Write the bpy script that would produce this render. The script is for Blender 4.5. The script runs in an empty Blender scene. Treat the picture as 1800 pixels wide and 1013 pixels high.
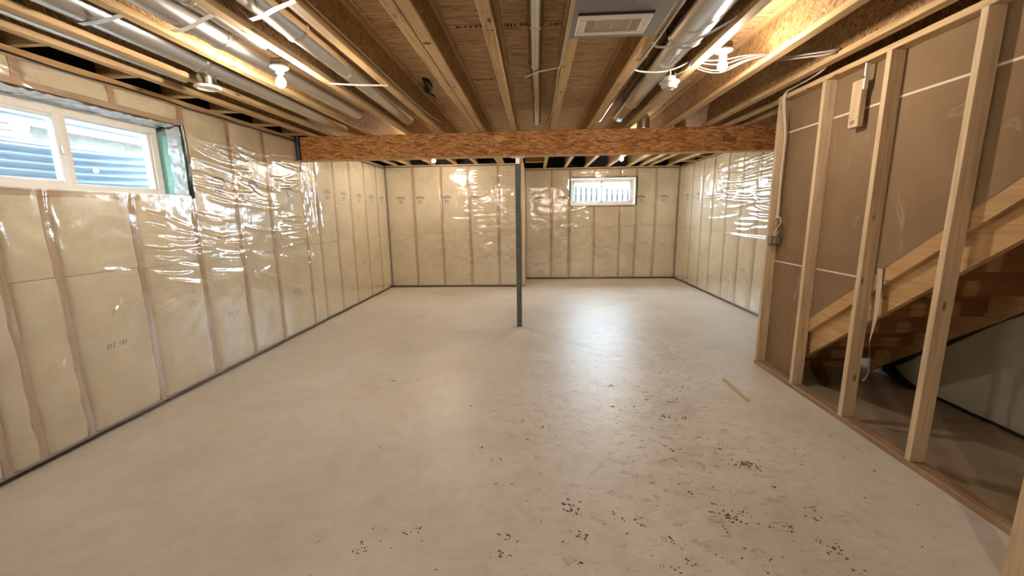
import bpy, bmesh, math, random
import numpy as np
from mathutils import Vector, Matrix

random.seed(7)
rng = np.random.default_rng(11)
scene = bpy.context.scene
COL = scene.collection

# ------------------------------------------------------------------ camera
CAM_H = 1.52
YAW, PITCH, ROLL, FPX = 0.0569915, 0.1784627, 0.0148053, 714.24
cy, sy = math.cos(YAW), math.sin(YAW)
cp, sp = math.cos(PITCH), math.sin(PITCH)
cr, sr = math.cos(ROLL), math.sin(ROLL)
fwd = Vector((-sy * cp, cy * cp, -sp))
right0 = Vector((cy, sy, 0))
down0 = fwd.cross(right0)
right = cr * right0 + sr * down0
down = -sr * right0 + cr * down0
cam_data = bpy.data.cameras.new('camera')
cam_data.sensor_fit = 'HORIZONTAL'
cam_data.sensor_width = 36.0
cam_data.lens = 36.0 * FPX / 1800.0
cam_data.clip_start = 0.02
cam = bpy.data.objects.new('camera', cam_data)
COL.objects.link(cam)
rot = Matrix((right, -down, -fwd)).transposed()
cam.matrix_world = Matrix.Translation((0, 0, CAM_H)) @ rot.to_4x4()
scene.camera = cam

# ------------------------------------------------------------------ world, sun, exposure
world = bpy.data.worlds.new('sky')
scene.world = world
world.use_nodes = True
wb = world.node_tree.nodes['Background']
wb.inputs[0].default_value = (0.70, 0.86, 1.0, 1)
wb.inputs[1].default_value = 55.0
for nm, loc, eul, sx, sy_ in (('window_portal', (-3.38, 2.82, 2.03), (0, math.radians(-90), 0), 0.62, 1.56),
                              ('window_portal', (1.565, 9.86, 2.01), (math.radians(-90), 0, 0), 1.5, 0.62)):
    pd = bpy.data.lights.new(nm, 'AREA')
    pd.shape = 'RECTANGLE'
    pd.size, pd.size_y = sx, sy_
    pd.cycles.is_portal = True
    po = bpy.data.objects.new(nm, pd)
    po.location = loc
    po.rotation_euler = eul
    COL.objects.link(po)
BULB_STRENGTH = 1450.0
BULB_COLOR = (1.0, 0.83, 0.65, 1)
vs = scene.view_settings
vs.view_transform = 'Standard'
vs.look = 'None'
vs.gamma = 1.0
vs.exposure = 0.3
vs.use_curve_mapping = False
scene.cycles.max_bounces = 10
scene.cycles.diffuse_bounces = 5
scene.cycles.transparent_max_bounces = 16
scene.cycles.sample_clamp_indirect = 6.0

# ------------------------------------------------------------------ material helpers
def new_mat(name):
    m = bpy.data.materials.new(name)
    m.use_nodes = True
    nt = m.node_tree
    b = nt.nodes['Principled BSDF']
    return m, nt, b

def N(nt, t, **kw):
    n = nt.nodes.new(t)
    for k, v in kw.items():
        setattr(n, k, v)
    return n

def ramp(nt, fac, stops):
    r = N(nt, 'ShaderNodeValToRGB')
    el = r.color_ramp.elements
    while len(el) < len(stops):
        el.new(0.5)
    for e, (p, c) in zip(el, stops):
        e.position = p
        e.color = (*c, 1) if len(c) == 3 else c
    nt.links.new(fac, r.inputs[0])
    return r.outputs[0]

def coords(nt, scale=(1, 1, 1), rot=(0, 0, 0), rand=True):
    tc = N(nt, 'ShaderNodeTexCoord')
    mp = N(nt, 'ShaderNodeMapping')
    mp.inputs['Scale'].default_value = scale
    mp.inputs['Rotation'].default_value = rot
    nt.links.new(tc.outputs['Object'], mp.inputs['Vector'])
    if rand:
        oi = N(nt, 'ShaderNodeObjectInfo')
        ml = N(nt, 'ShaderNodeMath', operation='MULTIPLY')
        ml.inputs[1].default_value = 37.0
        nt.links.new(oi.outputs['Random'], ml.inputs[0])
        cb = N(nt, 'ShaderNodeCombineXYZ')
        for i in range(3):
            nt.links.new(ml.outputs[0], cb.inputs[i])
        nt.links.new(cb.outputs[0], mp.inputs['Location'])
    return mp.outputs[0]

def noise(nt, vec, scale, detail=4, rough=0.55, dist=0.0):
    n = N(nt, 'ShaderNodeTexNoise')
    n.inputs['Scale'].default_value = scale
    n.inputs['Detail'].default_value = detail
    n.inputs['Roughness'].default_value = rough
    n.inputs['Distortion'].default_value = dist
    nt.links.new(vec, n.inputs['Vector'])
    return n.outputs['Fac']

def mixc(nt, fac, a, b, blend='MIX'):
    m = N(nt, 'ShaderNodeMix', data_type='RGBA', blend_type=blend)
    for sock, v in ((m.inputs[0], fac), (m.inputs[6], a), (m.inputs[7], b)):
        if hasattr(v, 'links'):
            nt.links.new(v, sock)
        elif isinstance(v, (int, float)):
            sock.default_value = v
        else:
            sock.default_value = (*v, 1)
    return m.outputs[2]

def bump(nt, h, strength, dist, b):
    n = N(nt, 'ShaderNodeBump')
    n.inputs['Strength'].default_value = strength
    n.inputs['Distance'].default_value = dist
    nt.links.new(h, n.inputs['Height'])
    nt.links.new(n.outputs[0], b.inputs['Normal'])

def plain(name, color, rough=0.6, metal=0.0, bumps=0.0, var=0.12, scale=20, spec=0.5):
    m, nt, b = new_mat(name)
    v = coords(nt)
    f = noise(nt, v, scale)
    lo = tuple(c * (1 - var) for c in color)
    hi = tuple(min(1, c * (1 + var)) for c in color)
    nt.links.new(ramp(nt, f, [(0.3, lo), (0.7, hi)]), b.inputs['Base Color'])
    b.inputs['Roughness'].default_value = rough
    b.inputs['Metallic'].default_value = metal
    b.inputs['Specular IOR Level'].default_value = spec
    if bumps:
        bump(nt, f, bumps, 0.003, b)
    return m

def wood(name, axis, light, dark, knots=True, rough=0.62):
    m, nt, b = new_mat(name)
    sc = [14.0, 14.0, 14.0]
    sc[axis] = 0.7
    v = coords(nt, tuple(sc))
    f = noise(nt, v, 3.0, 5, 0.6, 0.6)
    col = ramp(nt, f, [(0.30, dark), (0.52, light), (0.75, tuple(min(1, c * 1.12) for c in light))])
    if knots:
        sk = [9.0, 9.0, 9.0]
        sk[axis] = 3.2
        kv = coords(nt, tuple(sk))
        vo = N(nt, 'ShaderNodeTexVoronoi')
        vo.inputs['Scale'].default_value = 1.0
        nt.links.new(kv, vo.inputs['Vector'])
        k = ramp(nt, vo.outputs['Distance'], [(0.05, (1, 1, 1)), (0.13, (0, 0, 0))])
        col = mixc(nt, k, col, tuple(c * 0.45 for c in dark))
    v2 = coords(nt)
    col = mixc(nt, 0.35, col, ramp(nt, noise(nt, v2, 2.5, 3), [(0.3, (0.62, 0.60, 0.58)), (0.7, (1, 1, 1))]), 'MULTIPLY')
    nt.links.new(col, b.inputs['Base Color'])
    b.inputs['Roughness'].default_value = rough
    b.inputs['Specular IOR Level'].default_value = 0.3
    bump(nt, f, 0.15, 0.002, b)
    return m

def osb(name, plane, cols, flake=(24.0, 5.5), rough=0.6, angles=(0.2, -0.4, 0.7, -0.8)):
    """strand board: layers of stretched cells at several angles in the board's own plane"""
    m, nt, b = new_mat(name)
    ax = {'yz': 0, 'xz': 1, 'xy': 2}[plane]
    base = None
    hts = None
    for i, ang in enumerate(angles):
        r = [0, 0, 0]
        r[ax] = ang
        sc = {'yz': (1, flake[0], flake[1]), 'xz': (flake[0], 1, flake[1]), 'xy': (flake[0], flake[1], 1)}[plane]
        tc = N(nt, 'ShaderNodeTexCoord')
        m1 = N(nt, 'ShaderNodeMapping')
        m1.inputs['Rotation'].default_value = r
        m1.inputs['Location'].default_value = (i * 3.1, i * 1.7, i * 5.3)
        nt.links.new(tc.outputs['Object'], m1.inputs[0])
        m2 = N(nt, 'ShaderNodeMapping')
        m2.inputs['Scale'].default_value = sc
        nt.links.new(m1.outputs[0], m2.inputs[0])
        nz = N(nt, 'ShaderNodeTexNoise')
        nz.inputs['Scale'].default_value = 0.8
        nt.links.new(m2.outputs[0], nz.inputs['Vector'])
        add = N(nt, 'ShaderNodeMix', data_type='RGBA', blend_type='LINEAR_LIGHT')
        add.inputs[0].default_value = 0.22
        nt.links.new(m2.outputs[0], add.inputs[6])
        nt.links.new(nz.outputs['Color'], add.inputs[7])
        vo = N(nt, 'ShaderNodeTexVoronoi')
        nt.links.new(add.outputs[2], vo.inputs['Vector'])
        sx = N(nt, 'ShaderNodeSeparateColor')
        nt.links.new(vo.outputs['Color'], sx.inputs[0])
        c = ramp(nt, sx.outputs[0], [(0.0, cols[0]), (0.4, cols[1]), (0.75, cols[2]), (1.0, cols[3])])
        if base is None:
            base, hts = c, sx.outputs[1]
        else:
            gt = N(nt, 'ShaderNodeMath', operation='GREATER_THAN')
            gt.inputs[1].default_value = 0.52
            nt.links.new(sx.outputs[2], gt.inputs[0])
            base = mixc(nt, gt.outputs[0], base, c)
    v = coords(nt)
    base = mixc(nt, 0.5, base, ramp(nt, noise(nt, v, 3.0, 4), [(0.3, (0.7, 0.66, 0.62)), (0.65, (1, 1, 1))]), 'MULTIPLY')
    nt.links.new(base, b.inputs['Base Color'])
    b.inputs['Roughness'].default_value = rough
    b.inputs['Specular IOR Level'].default_value = 0.3
    bump(nt, hts, 0.25, 0.0015, b)
    return m

def galvanised(name, rough=0.22):
    m, nt, b = new_mat(name)
    v = coords(nt)
    nt.links.new(ramp(nt, noise(nt, v, 3.0, 2), [(0.3, (0.60, 0.61, 0.62)), (0.7, (0.68, 0.69, 0.70))]), b.inputs['Base Color'])
    b.inputs['Metallic'].default_value = 1.0
    b.inputs['Roughness'].default_value = rough
    return m

PINE_L, PINE_D = (0.64, 0.47, 0.27), (0.43, 0.27, 0.13)
M = {}
M['pine_x'] = wood('pine_along_x', 0, PINE_L, PINE_D)
M['pine_y'] = wood('pine_along_y', 1, PINE_L, PINE_D)
M['pine_z'] = wood('pine_along_z', 2, (0.64, 0.51, 0.35), (0.47, 0.345, 0.215))
M['stud_wall'] = wood('wall_stud_wood', 2, (0.47, 0.30, 0.15), (0.31, 0.18, 0.085))
M['header_y'] = wood('wall_header_wood', 1, (0.47, 0.30, 0.15), (0.31, 0.18, 0.085))
M['pine_plate'] = wood('trodden_plate_wood', 1, (0.36, 0.24, 0.15), (0.20, 0.12, 0.07))
M['flange'] = wood('joist_flange_wood', 1, (0.60, 0.43, 0.23), (0.40, 0.25, 0.12))
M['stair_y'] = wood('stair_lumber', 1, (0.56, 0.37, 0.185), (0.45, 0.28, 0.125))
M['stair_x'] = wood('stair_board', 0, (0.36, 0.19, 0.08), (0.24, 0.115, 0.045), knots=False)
OSB_C = [(0.20, 0.105, 0.042), (0.38, 0.228, 0.10), (0.46, 0.30, 0.148), (0.56, 0.395, 0.22)]
M['osb_web'] = osb('joist_web_strand_board', 'yz', OSB_C)
BEAM_C = [(0.22, 0.08, 0.022), (0.45, 0.195, 0.06), (0.55, 0.27, 0.09), (0.70, 0.42, 0.18)]
M['osb_beam'] = osb('beam_strand_lumber', 'xz', BEAM_C, flake=(2.4, 17.0), angles=(0.08, -0.25, 0.35, -0.15))

def subfloor_mat():
    m, nt, b = new_mat('subfloor_underside')
    v = coords(nt, (2.2, 16, 1))
    f = noise(nt, v, 2.4, 6, 0.65, 1.2)
    col = ramp(nt, f, [(0.32, (0.30, 0.175, 0.08)), (0.5, (0.62, 0.42, 0.22)), (0.66, (0.80, 0.62, 0.39))])
    v2 = coords(nt, (5, 34, 1))
    k = ramp(nt, noise(nt, v2, 2.0, 3, 0.6, 0.5), [(0.60, (0, 0, 0)), (0.70, (1, 1, 1))])
    col = mixc(nt, k, col, (0.30, 0.175, 0.08))
    nt.links.new(col, b.inputs['Base Color'])
    b.inputs['Roughness'].default_value = 0.75
    bump(nt, f, 0.4, 0.003, b)
    return m
M['subfloor'] = subfloor_mat()

def batt_mat():
    m, nt, b = new_mat('insulation_wool')
    v = coords(nt)
    f = noise(nt, v, 3.0, 5, 0.6)
    col = ramp(nt, f, [(0.3, (0.62, 0.54, 0.365)), (0.55, (0.72, 0.65, 0.47)), (0.75, (0.78, 0.72, 0.55))])
    f2 = noise(nt, v, 55.0, 3)
    col = mixc(nt, 0.3, col, ramp(nt, f2, [(0.35, (0.75, 0.72, 0.66)), (0.6, (1, 1, 1))]), 'MULTIPLY')
    nt.links.new(col, b.inputs['Base Color'])
    b.inputs['Roughness'].default_value = 0.95
    b.inputs['Specular IOR Level'].default_value = 0.1
    bump(nt, f, 0.5, 0.012, b)
    return m
M['batt'] = batt_mat()

def facing_gloss(nt, lo, hi, power=5.0):
    """reflectance that rises towards grazing angles, the same from either side of a thin sheet"""
    lw = N(nt, 'ShaderNodeLayerWeight')
    lw.inputs['Blend'].default_value = 0.5
    pw = N(nt, 'ShaderNodeMath', operation='POWER')
    pw.inputs[1].default_value = power
    nt.links.new(lw.outputs['Facing'], pw.inputs[0])
    mr = N(nt, 'ShaderNodeMapRange')
    mr.inputs['To Min'].default_value = lo
    mr.inputs['To Max'].default_value = hi
    nt.links.new(pw.outputs[0], mr.inputs[0])
    return mr.outputs[0]

def poly_mat(name, milky=0.09, tint=(1, 1, 1), gloss=(0.22, 0.75), rough=0.15, mcol=(0.9, 0.93, 0.97)):
    m = bpy.data.materials.new(name)
    m.use_nodes = True
    nt = m.node_tree
    nt.nodes.clear()
    out = N(nt, 'ShaderNodeOutputMaterial')
    tr = N(nt, 'ShaderNodeBsdfTransparent')
    tr.inputs[0].default_value = (*tint, 1)
    df = N(nt, 'ShaderNodeBsdfDiffuse')
    df.inputs[0].default_value = (*mcol, 1)
    gl = N(nt, 'ShaderNodeBsdfGlossy')
    gl.inputs['Color'].default_value = (1, 1, 1, 1)
    gl.inputs['Roughness'].default_value = rough
    v = coords(nt, rand=False)
    f = noise(nt, v, 26.0, 3, 0.5, 0.8)
    bp = N(nt, 'ShaderNodeBump')
    bp.inputs['Strength'].default_value = 0.14
    bp.inputs['Distance'].default_value = 0.01
    nt.links.new(f, bp.inputs['Height'])
    nt.links.new(bp.outputs[0], gl.inputs['Normal'])
    m1 = N(nt, 'ShaderNodeMixShader')
    m1.inputs[0].default_value = milky
    nt.links.new(tr.outputs[0], m1.inputs[1])
    nt.links.new(df.outputs[0], m1.inputs[2])
    m2 = N(nt, 'ShaderNodeMixShader')
    nt.links.new(facing_gloss(nt, *gloss, 3.0), m2.inputs[0])
    nt.links.new(m1.outputs[0], m2.inputs[1])
    nt.links.new(gl.outputs[0], m2.inputs[2])
    nt.links.new(m2.outputs[0], out.inputs[0])
    return m
M['poly'] = poly_mat('clear_polythene')
M['poly_green'] = poly_mat('green_tinted_film', 0.5, (0.55, 0.85, 0.75), mcol=(0.35, 0.62, 0.52))
M['poly_white'] = poly_mat('crinkled_white_film', 0.75, (0.9, 0.95, 1), rough=0.22, mcol=(0.75, 0.78, 0.8))

def glass_mat():
    m = bpy.data.materials.new('window_glass')
    m.use_nodes = True
    nt = m.node_tree
    nt.nodes.clear()
    out = N(nt, 'ShaderNodeOutputMaterial')
    tr = N(nt, 'ShaderNodeBsdfTransparent')
    v = coords(nt)
    nt.links.new(ramp(nt, noise(nt, v, 4.0), [(0.3, (0.93, 0.96, 0.97)), (0.7, (0.97, 0.99, 0.99))]), tr.inputs[0])
    gl = N(nt, 'ShaderNodeBsdfGlossy')
    gl.inputs['Roughness'].default_value = 0.01
    mx = N(nt, 'ShaderNodeMixShader')
    nt.links.new(facing_gloss(nt, 0.04, 0.9), mx.inputs[0])
    nt.links.new(tr.outputs[0], mx.inputs[1])
    nt.links.new(gl.outputs[0], mx.inputs[2])
    nt.links.new(mx.outputs[0], out.inputs[0])
    return m
M['glass'] = glass_mat()

def bulb_mat(power):
    m = bpy.data.materials.new('lit_bulb')
    m.use_nodes = True
    nt = m.node_tree
    nt.nodes.clear()
    out = N(nt, 'ShaderNodeOutputMaterial')
    em = N(nt, 'ShaderNodeEmission')
    em.inputs[0].default_value = BULB_COLOR
    em.inputs[1].default_value = BULB_STRENGTH * power
    nt.links.new(em.outputs[0], out.inputs[0])
    return m
for pw_ in (0.62, 0.9, 1.05, 1.2):
    M['bulb_%.2f' % pw_] = bulb_mat(pw_)

def concrete_mat():
    m, nt, b = new_mat('dusty_concrete')
    v = coords(nt, rand=False)
    f = noise(nt, v, 0.9, 6, 0.6, 0.4)
    col = ramp(nt, f, [(0.3, (0.52, 0.485, 0.43)), (0.5, (0.60, 0.57, 0.515)), (0.7, (0.66, 0.635, 0.59))])
    f2 = noise(nt, v, 9.0, 6, 0.65)
    col = mixc(nt, 0.35, col, ramp(nt, f2, [(0.32, (0.74, 0.71, 0.68)), (0.55, (1, 1, 1))]), 'MULTIPLY')
    # trodden dirt through the middle right of the room
    sep = N(nt, 'ShaderNodeSeparateXYZ')
    nt.links.new(v, sep.inputs[0])
    def gauss(sock, c, w):
        a = N(nt, 'ShaderNodeMath', operation='SUBTRACT'); a.inputs[1].default_value = c
        nt.links.new(sock, a.inputs[0])
        d = N(nt, 'ShaderNodeMath', operation='DIVIDE'); d.inputs[1].default_value = w
        nt.links.new(a.outputs[0], d.inputs[0])
        p = N(nt, 'ShaderNodeMath', operation='POWER'); p.inputs[1].default_value = 2
        nt.links.new(d.outputs[0], p.inputs[0])
        n = N(nt, 'ShaderNodeMath', operation='MULTIPLY'); n.inputs[1].default_value = -1
        nt.links.new(p.outputs[0], n.inputs[0])
        e = N(nt, 'ShaderNodeMath', operation='EXPONENT')
        nt.links.new(n.outputs[0], e.inputs[0])
        return e.outputs[0]
    def mul(a, c):
        x = N(nt, 'ShaderNodeMath', operation='MULTIPLY')
        nt.links.new(a, x.inputs[0])
        if hasattr(c, 'links'):
            nt.links.new(c, x.inputs[1])
        else:
            x.inputs[1].default_value = c
        return x.outputs[0]
    zone = mul(gauss(sep.outputs[0], 0.85, 0.95), gauss(sep.outputs[1], 3.3, 2.6))
    v3 = coords(nt, (1.0, 1.5, 1.0), (0, 0, 0.4), rand=False)
    sp_ = noise(nt, v3, 13.0, 9, 0.72, 0.6)
    specks = ramp(nt, sp_, [(0.545, (0, 0, 0)), (0.64, (1, 1, 1))])
    smear = ramp(nt, noise(nt, v3, 2.6, 6, 0.65, 0.9), [(0.46, (0, 0, 0)), (0.68, (1, 1, 1))])
    def bw(c):
        r = N(nt, 'ShaderNodeRGBToBW'); nt.links.new(c, r.inputs[0]); return r.outputs[0]
    col = mixc(nt, mul(mul(bw(specks), zone), 0.75), col, (0.17, 0.14, 0.11))
    col = mixc(nt, mul(mul(bw(smear), zone), 0.42), col, (0.30, 0.26, 0.21))
    # hairline cracks
    wv = N(nt, 'ShaderNodeMix', data_type='RGBA', blend_type='LINEAR_LIGHT')
    wv.inputs[0].default_value = 0.16
    nz = N(nt, 'ShaderNodeTexNoise'); nz.inputs['Scale'].default_value = 1.7; nz.inputs['Detail'].default_value = 6
    nt.links.new(v, nz.inputs['Vector'])
    nt.links.new(v, wv.inputs[6]); nt.links.new(nz.outputs['Color'], wv.inputs[7])
    vo = N(nt, 'ShaderNodeTexVoronoi', feature='DISTANCE_TO_EDGE'); vo.inputs['Scale'].default_value = 0.55
    nt.links.new(wv.outputs[2], vo.inputs['Vector'])
    cr_ = ramp(nt, vo.outputs['Distance'], [(0.0, (1, 1, 1)), (0.006, (0, 0, 0))])
    cz = mul(gauss(sep.outputs[0], 1.0, 1.2), gauss(sep.outputs[1], 5.6, 1.5))
    col = mixc(nt, mul(mul(bw(cr_), cz), 0.7), col, (0.26, 0.22, 0.18))
    # brown construction dust left lying behind the partition plate
    def step(sock, val, op):
        x = N(nt, 'ShaderNodeMath', operation=op); x.inputs[1].default_value = val
        nt.links.new(sock, x.inputs[0]); return x.outputs[0]
    dust = mul(step(sep.outputs[0], 2.29, 'GREATER_THAN'), step(sep.outputs[1], 4.05, 'LESS_THAN'))
    col = mixc(nt, mul(dust, 0.8), col, mixc(nt, f2, (0.19, 0.13, 0.075), (0.34, 0.255, 0.165)))
    nt.links.new(col, b.inputs['Base Color'])
    mr = N(nt, 'ShaderNodeMapRange')
    mr.inputs['To Min'].default_value = 0.34
    mr.inputs['To Max'].default_value = 0.52
    nt.links.new(f2, mr.inputs[0])
    nt.links.new(mr.outputs[0], b.inputs['Roughness'])
    b.inputs['Specular IOR Level'].default_value = 0.45
    bump(nt, f2, 0.18, 0.006, b)
    return m
M['concrete'] = concrete_mat()
M['foundation'] = plain('foundation_concrete', (0.42, 0.41, 0.39), 0.9, bumps=0.3, scale=8)
M['black_rim'] = plain('black_rim_membrane', (0.012, 0.012, 0.014), 0.7, var=0.3, spec=0.2)
M['sealant'] = plain('black_acoustic_sealant', (0.012, 0.012, 0.014), 0.28, var=0.3, bumps=0.6, scale=60)
M['metal'] = galvanised('galvanised_duct')
M['dark_metal'] = galvanised('dull_duct', 0.34)
M['strap'] = plain('metal_strap', (0.74, 0.73, 0.70), 0.4, metal=0.6, var=0.05)
M['abs'] = plain('black_drain_plastic', (0.018, 0.015, 0.014), 0.25, var=0.2)
M['white_plastic'] = plain('white_plastic', (0.80, 0.79, 0.75), 0.4, var=0.03)
M['alarm_plastic'] = plain('alarm_plastic', (0.50, 0.48, 0.44), 0.4, var=0.03)
M['white_metal'] = plain('white_painted_metal', (0.82, 0.80, 0.77), 0.45, var=0.03)
M['vent_filter'] = plain('beige_filter_cloth', (0.50, 0.44, 0.37), 0.9, var=0.06, scale=6)
M['grey_panel'] = plain('grey_sheet_metal', (0.235, 0.24, 0.235), 0.5, var=0.04, scale=3)
M['shade_and_sealant'] = plain('shade_and_sealant_black', (0.02, 0.02, 0.02), 0.9)  # near-black shared by the painted grille shadow and the sealant run
M['cable'] = plain('white_cable_sheath', (0.56, 0.52, 0.46), 0.5, var=0.05)
M['post'] = plain('blue_grey_steel_paint', (0.10, 0.13, 0.135), 0.42, var=0.15, scale=9)
def drywall_mat():
    m, nt, b = new_mat('drywall_back_paper')
    v = coords(nt, rand=False)
    col = ramp(nt, noise(nt, v, 2.2, 4), [(0.3, (0.225, 0.155, 0.092)), (0.7, (0.275, 0.195, 0.122))])
    v2 = coords(nt, (1, 2.4, 1.1), (0.5, 0, 0), rand=False)
    d = ramp(nt, noise(nt, v2, 2.3, 7, 0.68, 1.4), [(0.60, (0, 0, 0)), (0.78, (0.55, 0.55, 0.55))])
    bw = N(nt, 'ShaderNodeRGBToBW'); nt.links.new(d, bw.inputs[0])
    col = mixc(nt, bw.outputs[0], col, (0.55, 0.48, 0.39))
    nt.links.new(col, b.inputs['Base Color'])
    b.inputs['Roughness'].default_value = 0.9
    b.inputs['Specular IOR Level'].default_value = 0.15
    return m
M['drywall'] = drywall_mat()
M['gypsum'] = plain('gypsum_edge', (0.70, 0.64, 0.55), 0.9, var=0.08)
M['ink'] = plain('grey_print_ink', (0.08, 0.078, 0.07), 0.9, var=0.2)
M['ink_dark'] = plain('dark_print_ink', (0.06, 0.04, 0.025), 0.9, var=0.3)
M['vinyl'] = plain('white_vinyl_frame', (0.72, 0.70, 0.65), 0.42, var=0.03)
M['vinyl_blue'] = plain('window_sash_vinyl', (0.76, 0.77, 0.77), 0.4, var=0.03)
M['box_steel'] = plain('steel_electrical_box', (0.26, 0.215, 0.17), 0.5, metal=0.5, var=0.1)
M['paper'] = plain('torn_paper_tape', (0.60, 0.53, 0.43), 0.9, var=0.08)
M['dirt'] = plain('dried_dirt', (0.125, 0.10, 0.08), 0.95, var=0.4, scale=60)
M['corrugated'] = plain('window_well_steel', (0.25, 0.315, 0.38), 0.45, metal=0.25, var=0.05, scale=5)
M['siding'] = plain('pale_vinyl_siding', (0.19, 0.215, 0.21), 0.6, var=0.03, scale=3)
M['stone'] = plain('parged_stone', (0.19, 0.18, 0.155), 0.9, var=0.18, scale=12, bumps=0.4)
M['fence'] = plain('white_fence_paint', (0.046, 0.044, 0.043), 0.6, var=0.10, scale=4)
M['ground'] = plain('dry_soil', (0.34, 0.31, 0.27), 0.95, var=0.2, scale=3)
M['green_foam'] = plain('green_sill_gasket', (0.25, 0.47, 0.38), 0.7, var=0.1)
M['under_wall'] = plain('grey_wrapped_wall', (0.46, 0.44, 0.375), 0.5, var=0.12, scale=2.5, bumps=0.2)

# ------------------------------------------------------------------ mesh helpers
class MB:
    def __init__(self):
        self.v, self.f, self.mi, self.mats = [], [], [], []
        self.smooth = []
    def _m(self, mat):
        if mat not in self.mats:
            self.mats.append(mat)
        return self.mats.index(mat)
    def add(self, verts, faces, mat, smooth=False):
        o = len(self.v)
        self.v += [tuple(p) for p in verts]
        i = self._m(mat)
        for f in faces:
            self.f.append([o + k for k in f])
            self.mi.append(i)
            self.smooth.append(smooth)
    def box(self, x0, x1, y0, y1, z0, z1, mat, bev=0.0, jit=0.0):
        """box with chamfered edges when bev > 0"""
        if bev <= 0:
            v = [(x, y, z) for x in (x0, x1) for y in (y0, y1) for z in (z0, z1)]
            f = [(0, 1, 3, 2), (4, 6, 7, 5), (0, 4, 5, 1), (2, 3, 7, 6), (0, 2, 6, 4), (1, 5, 7, 3)]
            self.add(v, f, mat)
            return
        bm = bmesh.new()
        bmesh.ops.create_cube(bm, size=1.0)
        for p in bm.verts:
            p.co = Vector(((x0 + x1) / 2 + p.co.x * (x1 - x0), (y0 + y1) / 2 + p.co.y * (y1 - y0), (z0 + z1) / 2 + p.co.z * (z1 - z0)))
        bmesh.ops.bevel(bm, geom=bm.edges[:], offset=bev, segments=1, affect='EDGES')
        bm.verts.index_update()
        self.add([p.co[:] for p in bm.verts], [[q.index for q in f.verts] for f in bm.faces], mat)
        bm.free()
    def tube(self, pts, r, mat, n=8, smooth_pts=6, cap=True):
        P = catmull(pts, smooth_pts) if smooth_pts > 1 and len(pts) > 2 else [Vector(p) for p in pts]
        rs = r if isinstance(r, (list, tuple)) else [r] * len(P)
        if len(rs) != len(P):
            rs = list(np.interp(np.linspace(0, 1, len(P)), np.linspace(0, 1, len(rs)), rs))
        verts, faces = [], []
        prev = None
        for i, p in enumerate(P):
            t = (P[min(i + 1, len(P) - 1)] - P[max(i - 1, 0)]).normalized()
            if prev is None:
                a = Vector((0, 0, 1)) if abs(t.z) < 0.9 else Vector((1, 0, 0))
                u = t.cross(a).normalized()
            else:
                u = (prev - t * prev.dot(t)).normalized()
            prev = u
            w = t.cross(u)
            for k in range(n):
                q = 2 * math.pi * k / n
                verts.append(p + (u * math.cos(q) + w * math.sin(q)) * rs[i])
        for i in range(len(P) - 1):
            for k in range(n):
                faces.append((i * n + k, i * n + (k + 1) % n, (i + 1) * n + (k + 1) % n, (i + 1) * n + k))
        if cap:
            faces.append(tuple(range(n - 1, -1, -1)))
            faces.append(tuple((len(P) - 1) * n + k for k in range(n)))
        self.add(verts, faces, mat, True)
    def lathe(self, prof, c, mat, n=24, axis='z'):
        verts, faces = [], []
        for (r, h) in prof:
            for k in range(n):
                q = 2 * math.pi * k / n
                a, b = r * math.cos(q), r * math.sin(q)
                verts.append({'z': (c[0] + a, c[1] + b, c[2] + h), 'y': (c[0] + a, c[1] + h, c[2] + b),
                              'x': (c[0] + h, c[1] + a, c[2] + b)}[axis])
        m = len(prof)
        for i in range(m - 1):
            for k in range(n):
                faces.append((i * n + k, i * n + (k + 1) % n, (i + 1) * n + (k + 1) % n, (i + 1) * n + k))
        faces.append(tuple(range(n - 1, -1, -1)))
        faces.append(tuple((m - 1) * n + k for k in range(n)))
        self.add(verts, faces, mat, True)
    def build(self, name, parent=None, fixn=True, sharp=35):
        me = bpy.data.meshes.new(name)
        me.from_pydata(self.v, [], self.f)
        for mt in self.mats:
            me.materials.append(mt)
        me.polygons.foreach_set('material_index', self.mi)
        me.polygons.foreach_set('use_smooth', self.smooth)
        if fixn:
            bm = bmesh.new()
            bm.from_mesh(me)
            bmesh.ops.recalc_face_normals(bm, faces=bm.faces[:])
            bm.to_mesh(me)
            bm.free()
        if any(self.smooth):
            me.set_sharp_from_angle(angle=math.radians(sharp))
        me.update()
        o = bpy.data.objects.new(name, me)
        COL.objects.link(o)
        if parent is not None:
            o.parent = parent
        return o

def catmull(pts, k):
    P = [Vector(p) for p in pts]
    out = []
    for i in range(len(P) - 1):
        p0, p1, p2, p3 = P[max(i - 1, 0)], P[i], P[i + 1], P[min(i + 2, len(P) - 1)]
        for j in range(k):
            t = j / k
            out.append(0.5 * ((2 * p1) + (p2 - p0) * t + (2 * p0 - 5 * p1 + 4 * p2 - p3) * t * t + (3 * p1 - p0 - 3 * p2 + p3) * t ** 3))
    out.append(P[-1])
    return out

def one(name, parent, mat, *box, bev=0.0):
    b = MB()
    b.box(*box, mat, bev=bev)
    return b.build(name, parent)

def empty(name, loc=(0, 0, 0)):
    o = bpy.data.objects.new(name, None)
    o.empty_display_size = 0.1
    COL.objects.link(o)
    # children are modelled in world coordinates: keep the anchor's location in their inverse
    o.location = loc
    return o

def adopt(root):
    inv = Matrix.Translation(root.location).inverted()
    for c in root.children:
        c.matrix_parent_inverse = inv

def tag(o, label, cat, group=None):
    o['label'] = label
    o['category'] = cat
    if group:
        o['group'] = group
    return o

def struct(o, label=None):
    o['kind'] = 'structure'
    if label:
        o['label'] = label
    return o

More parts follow.
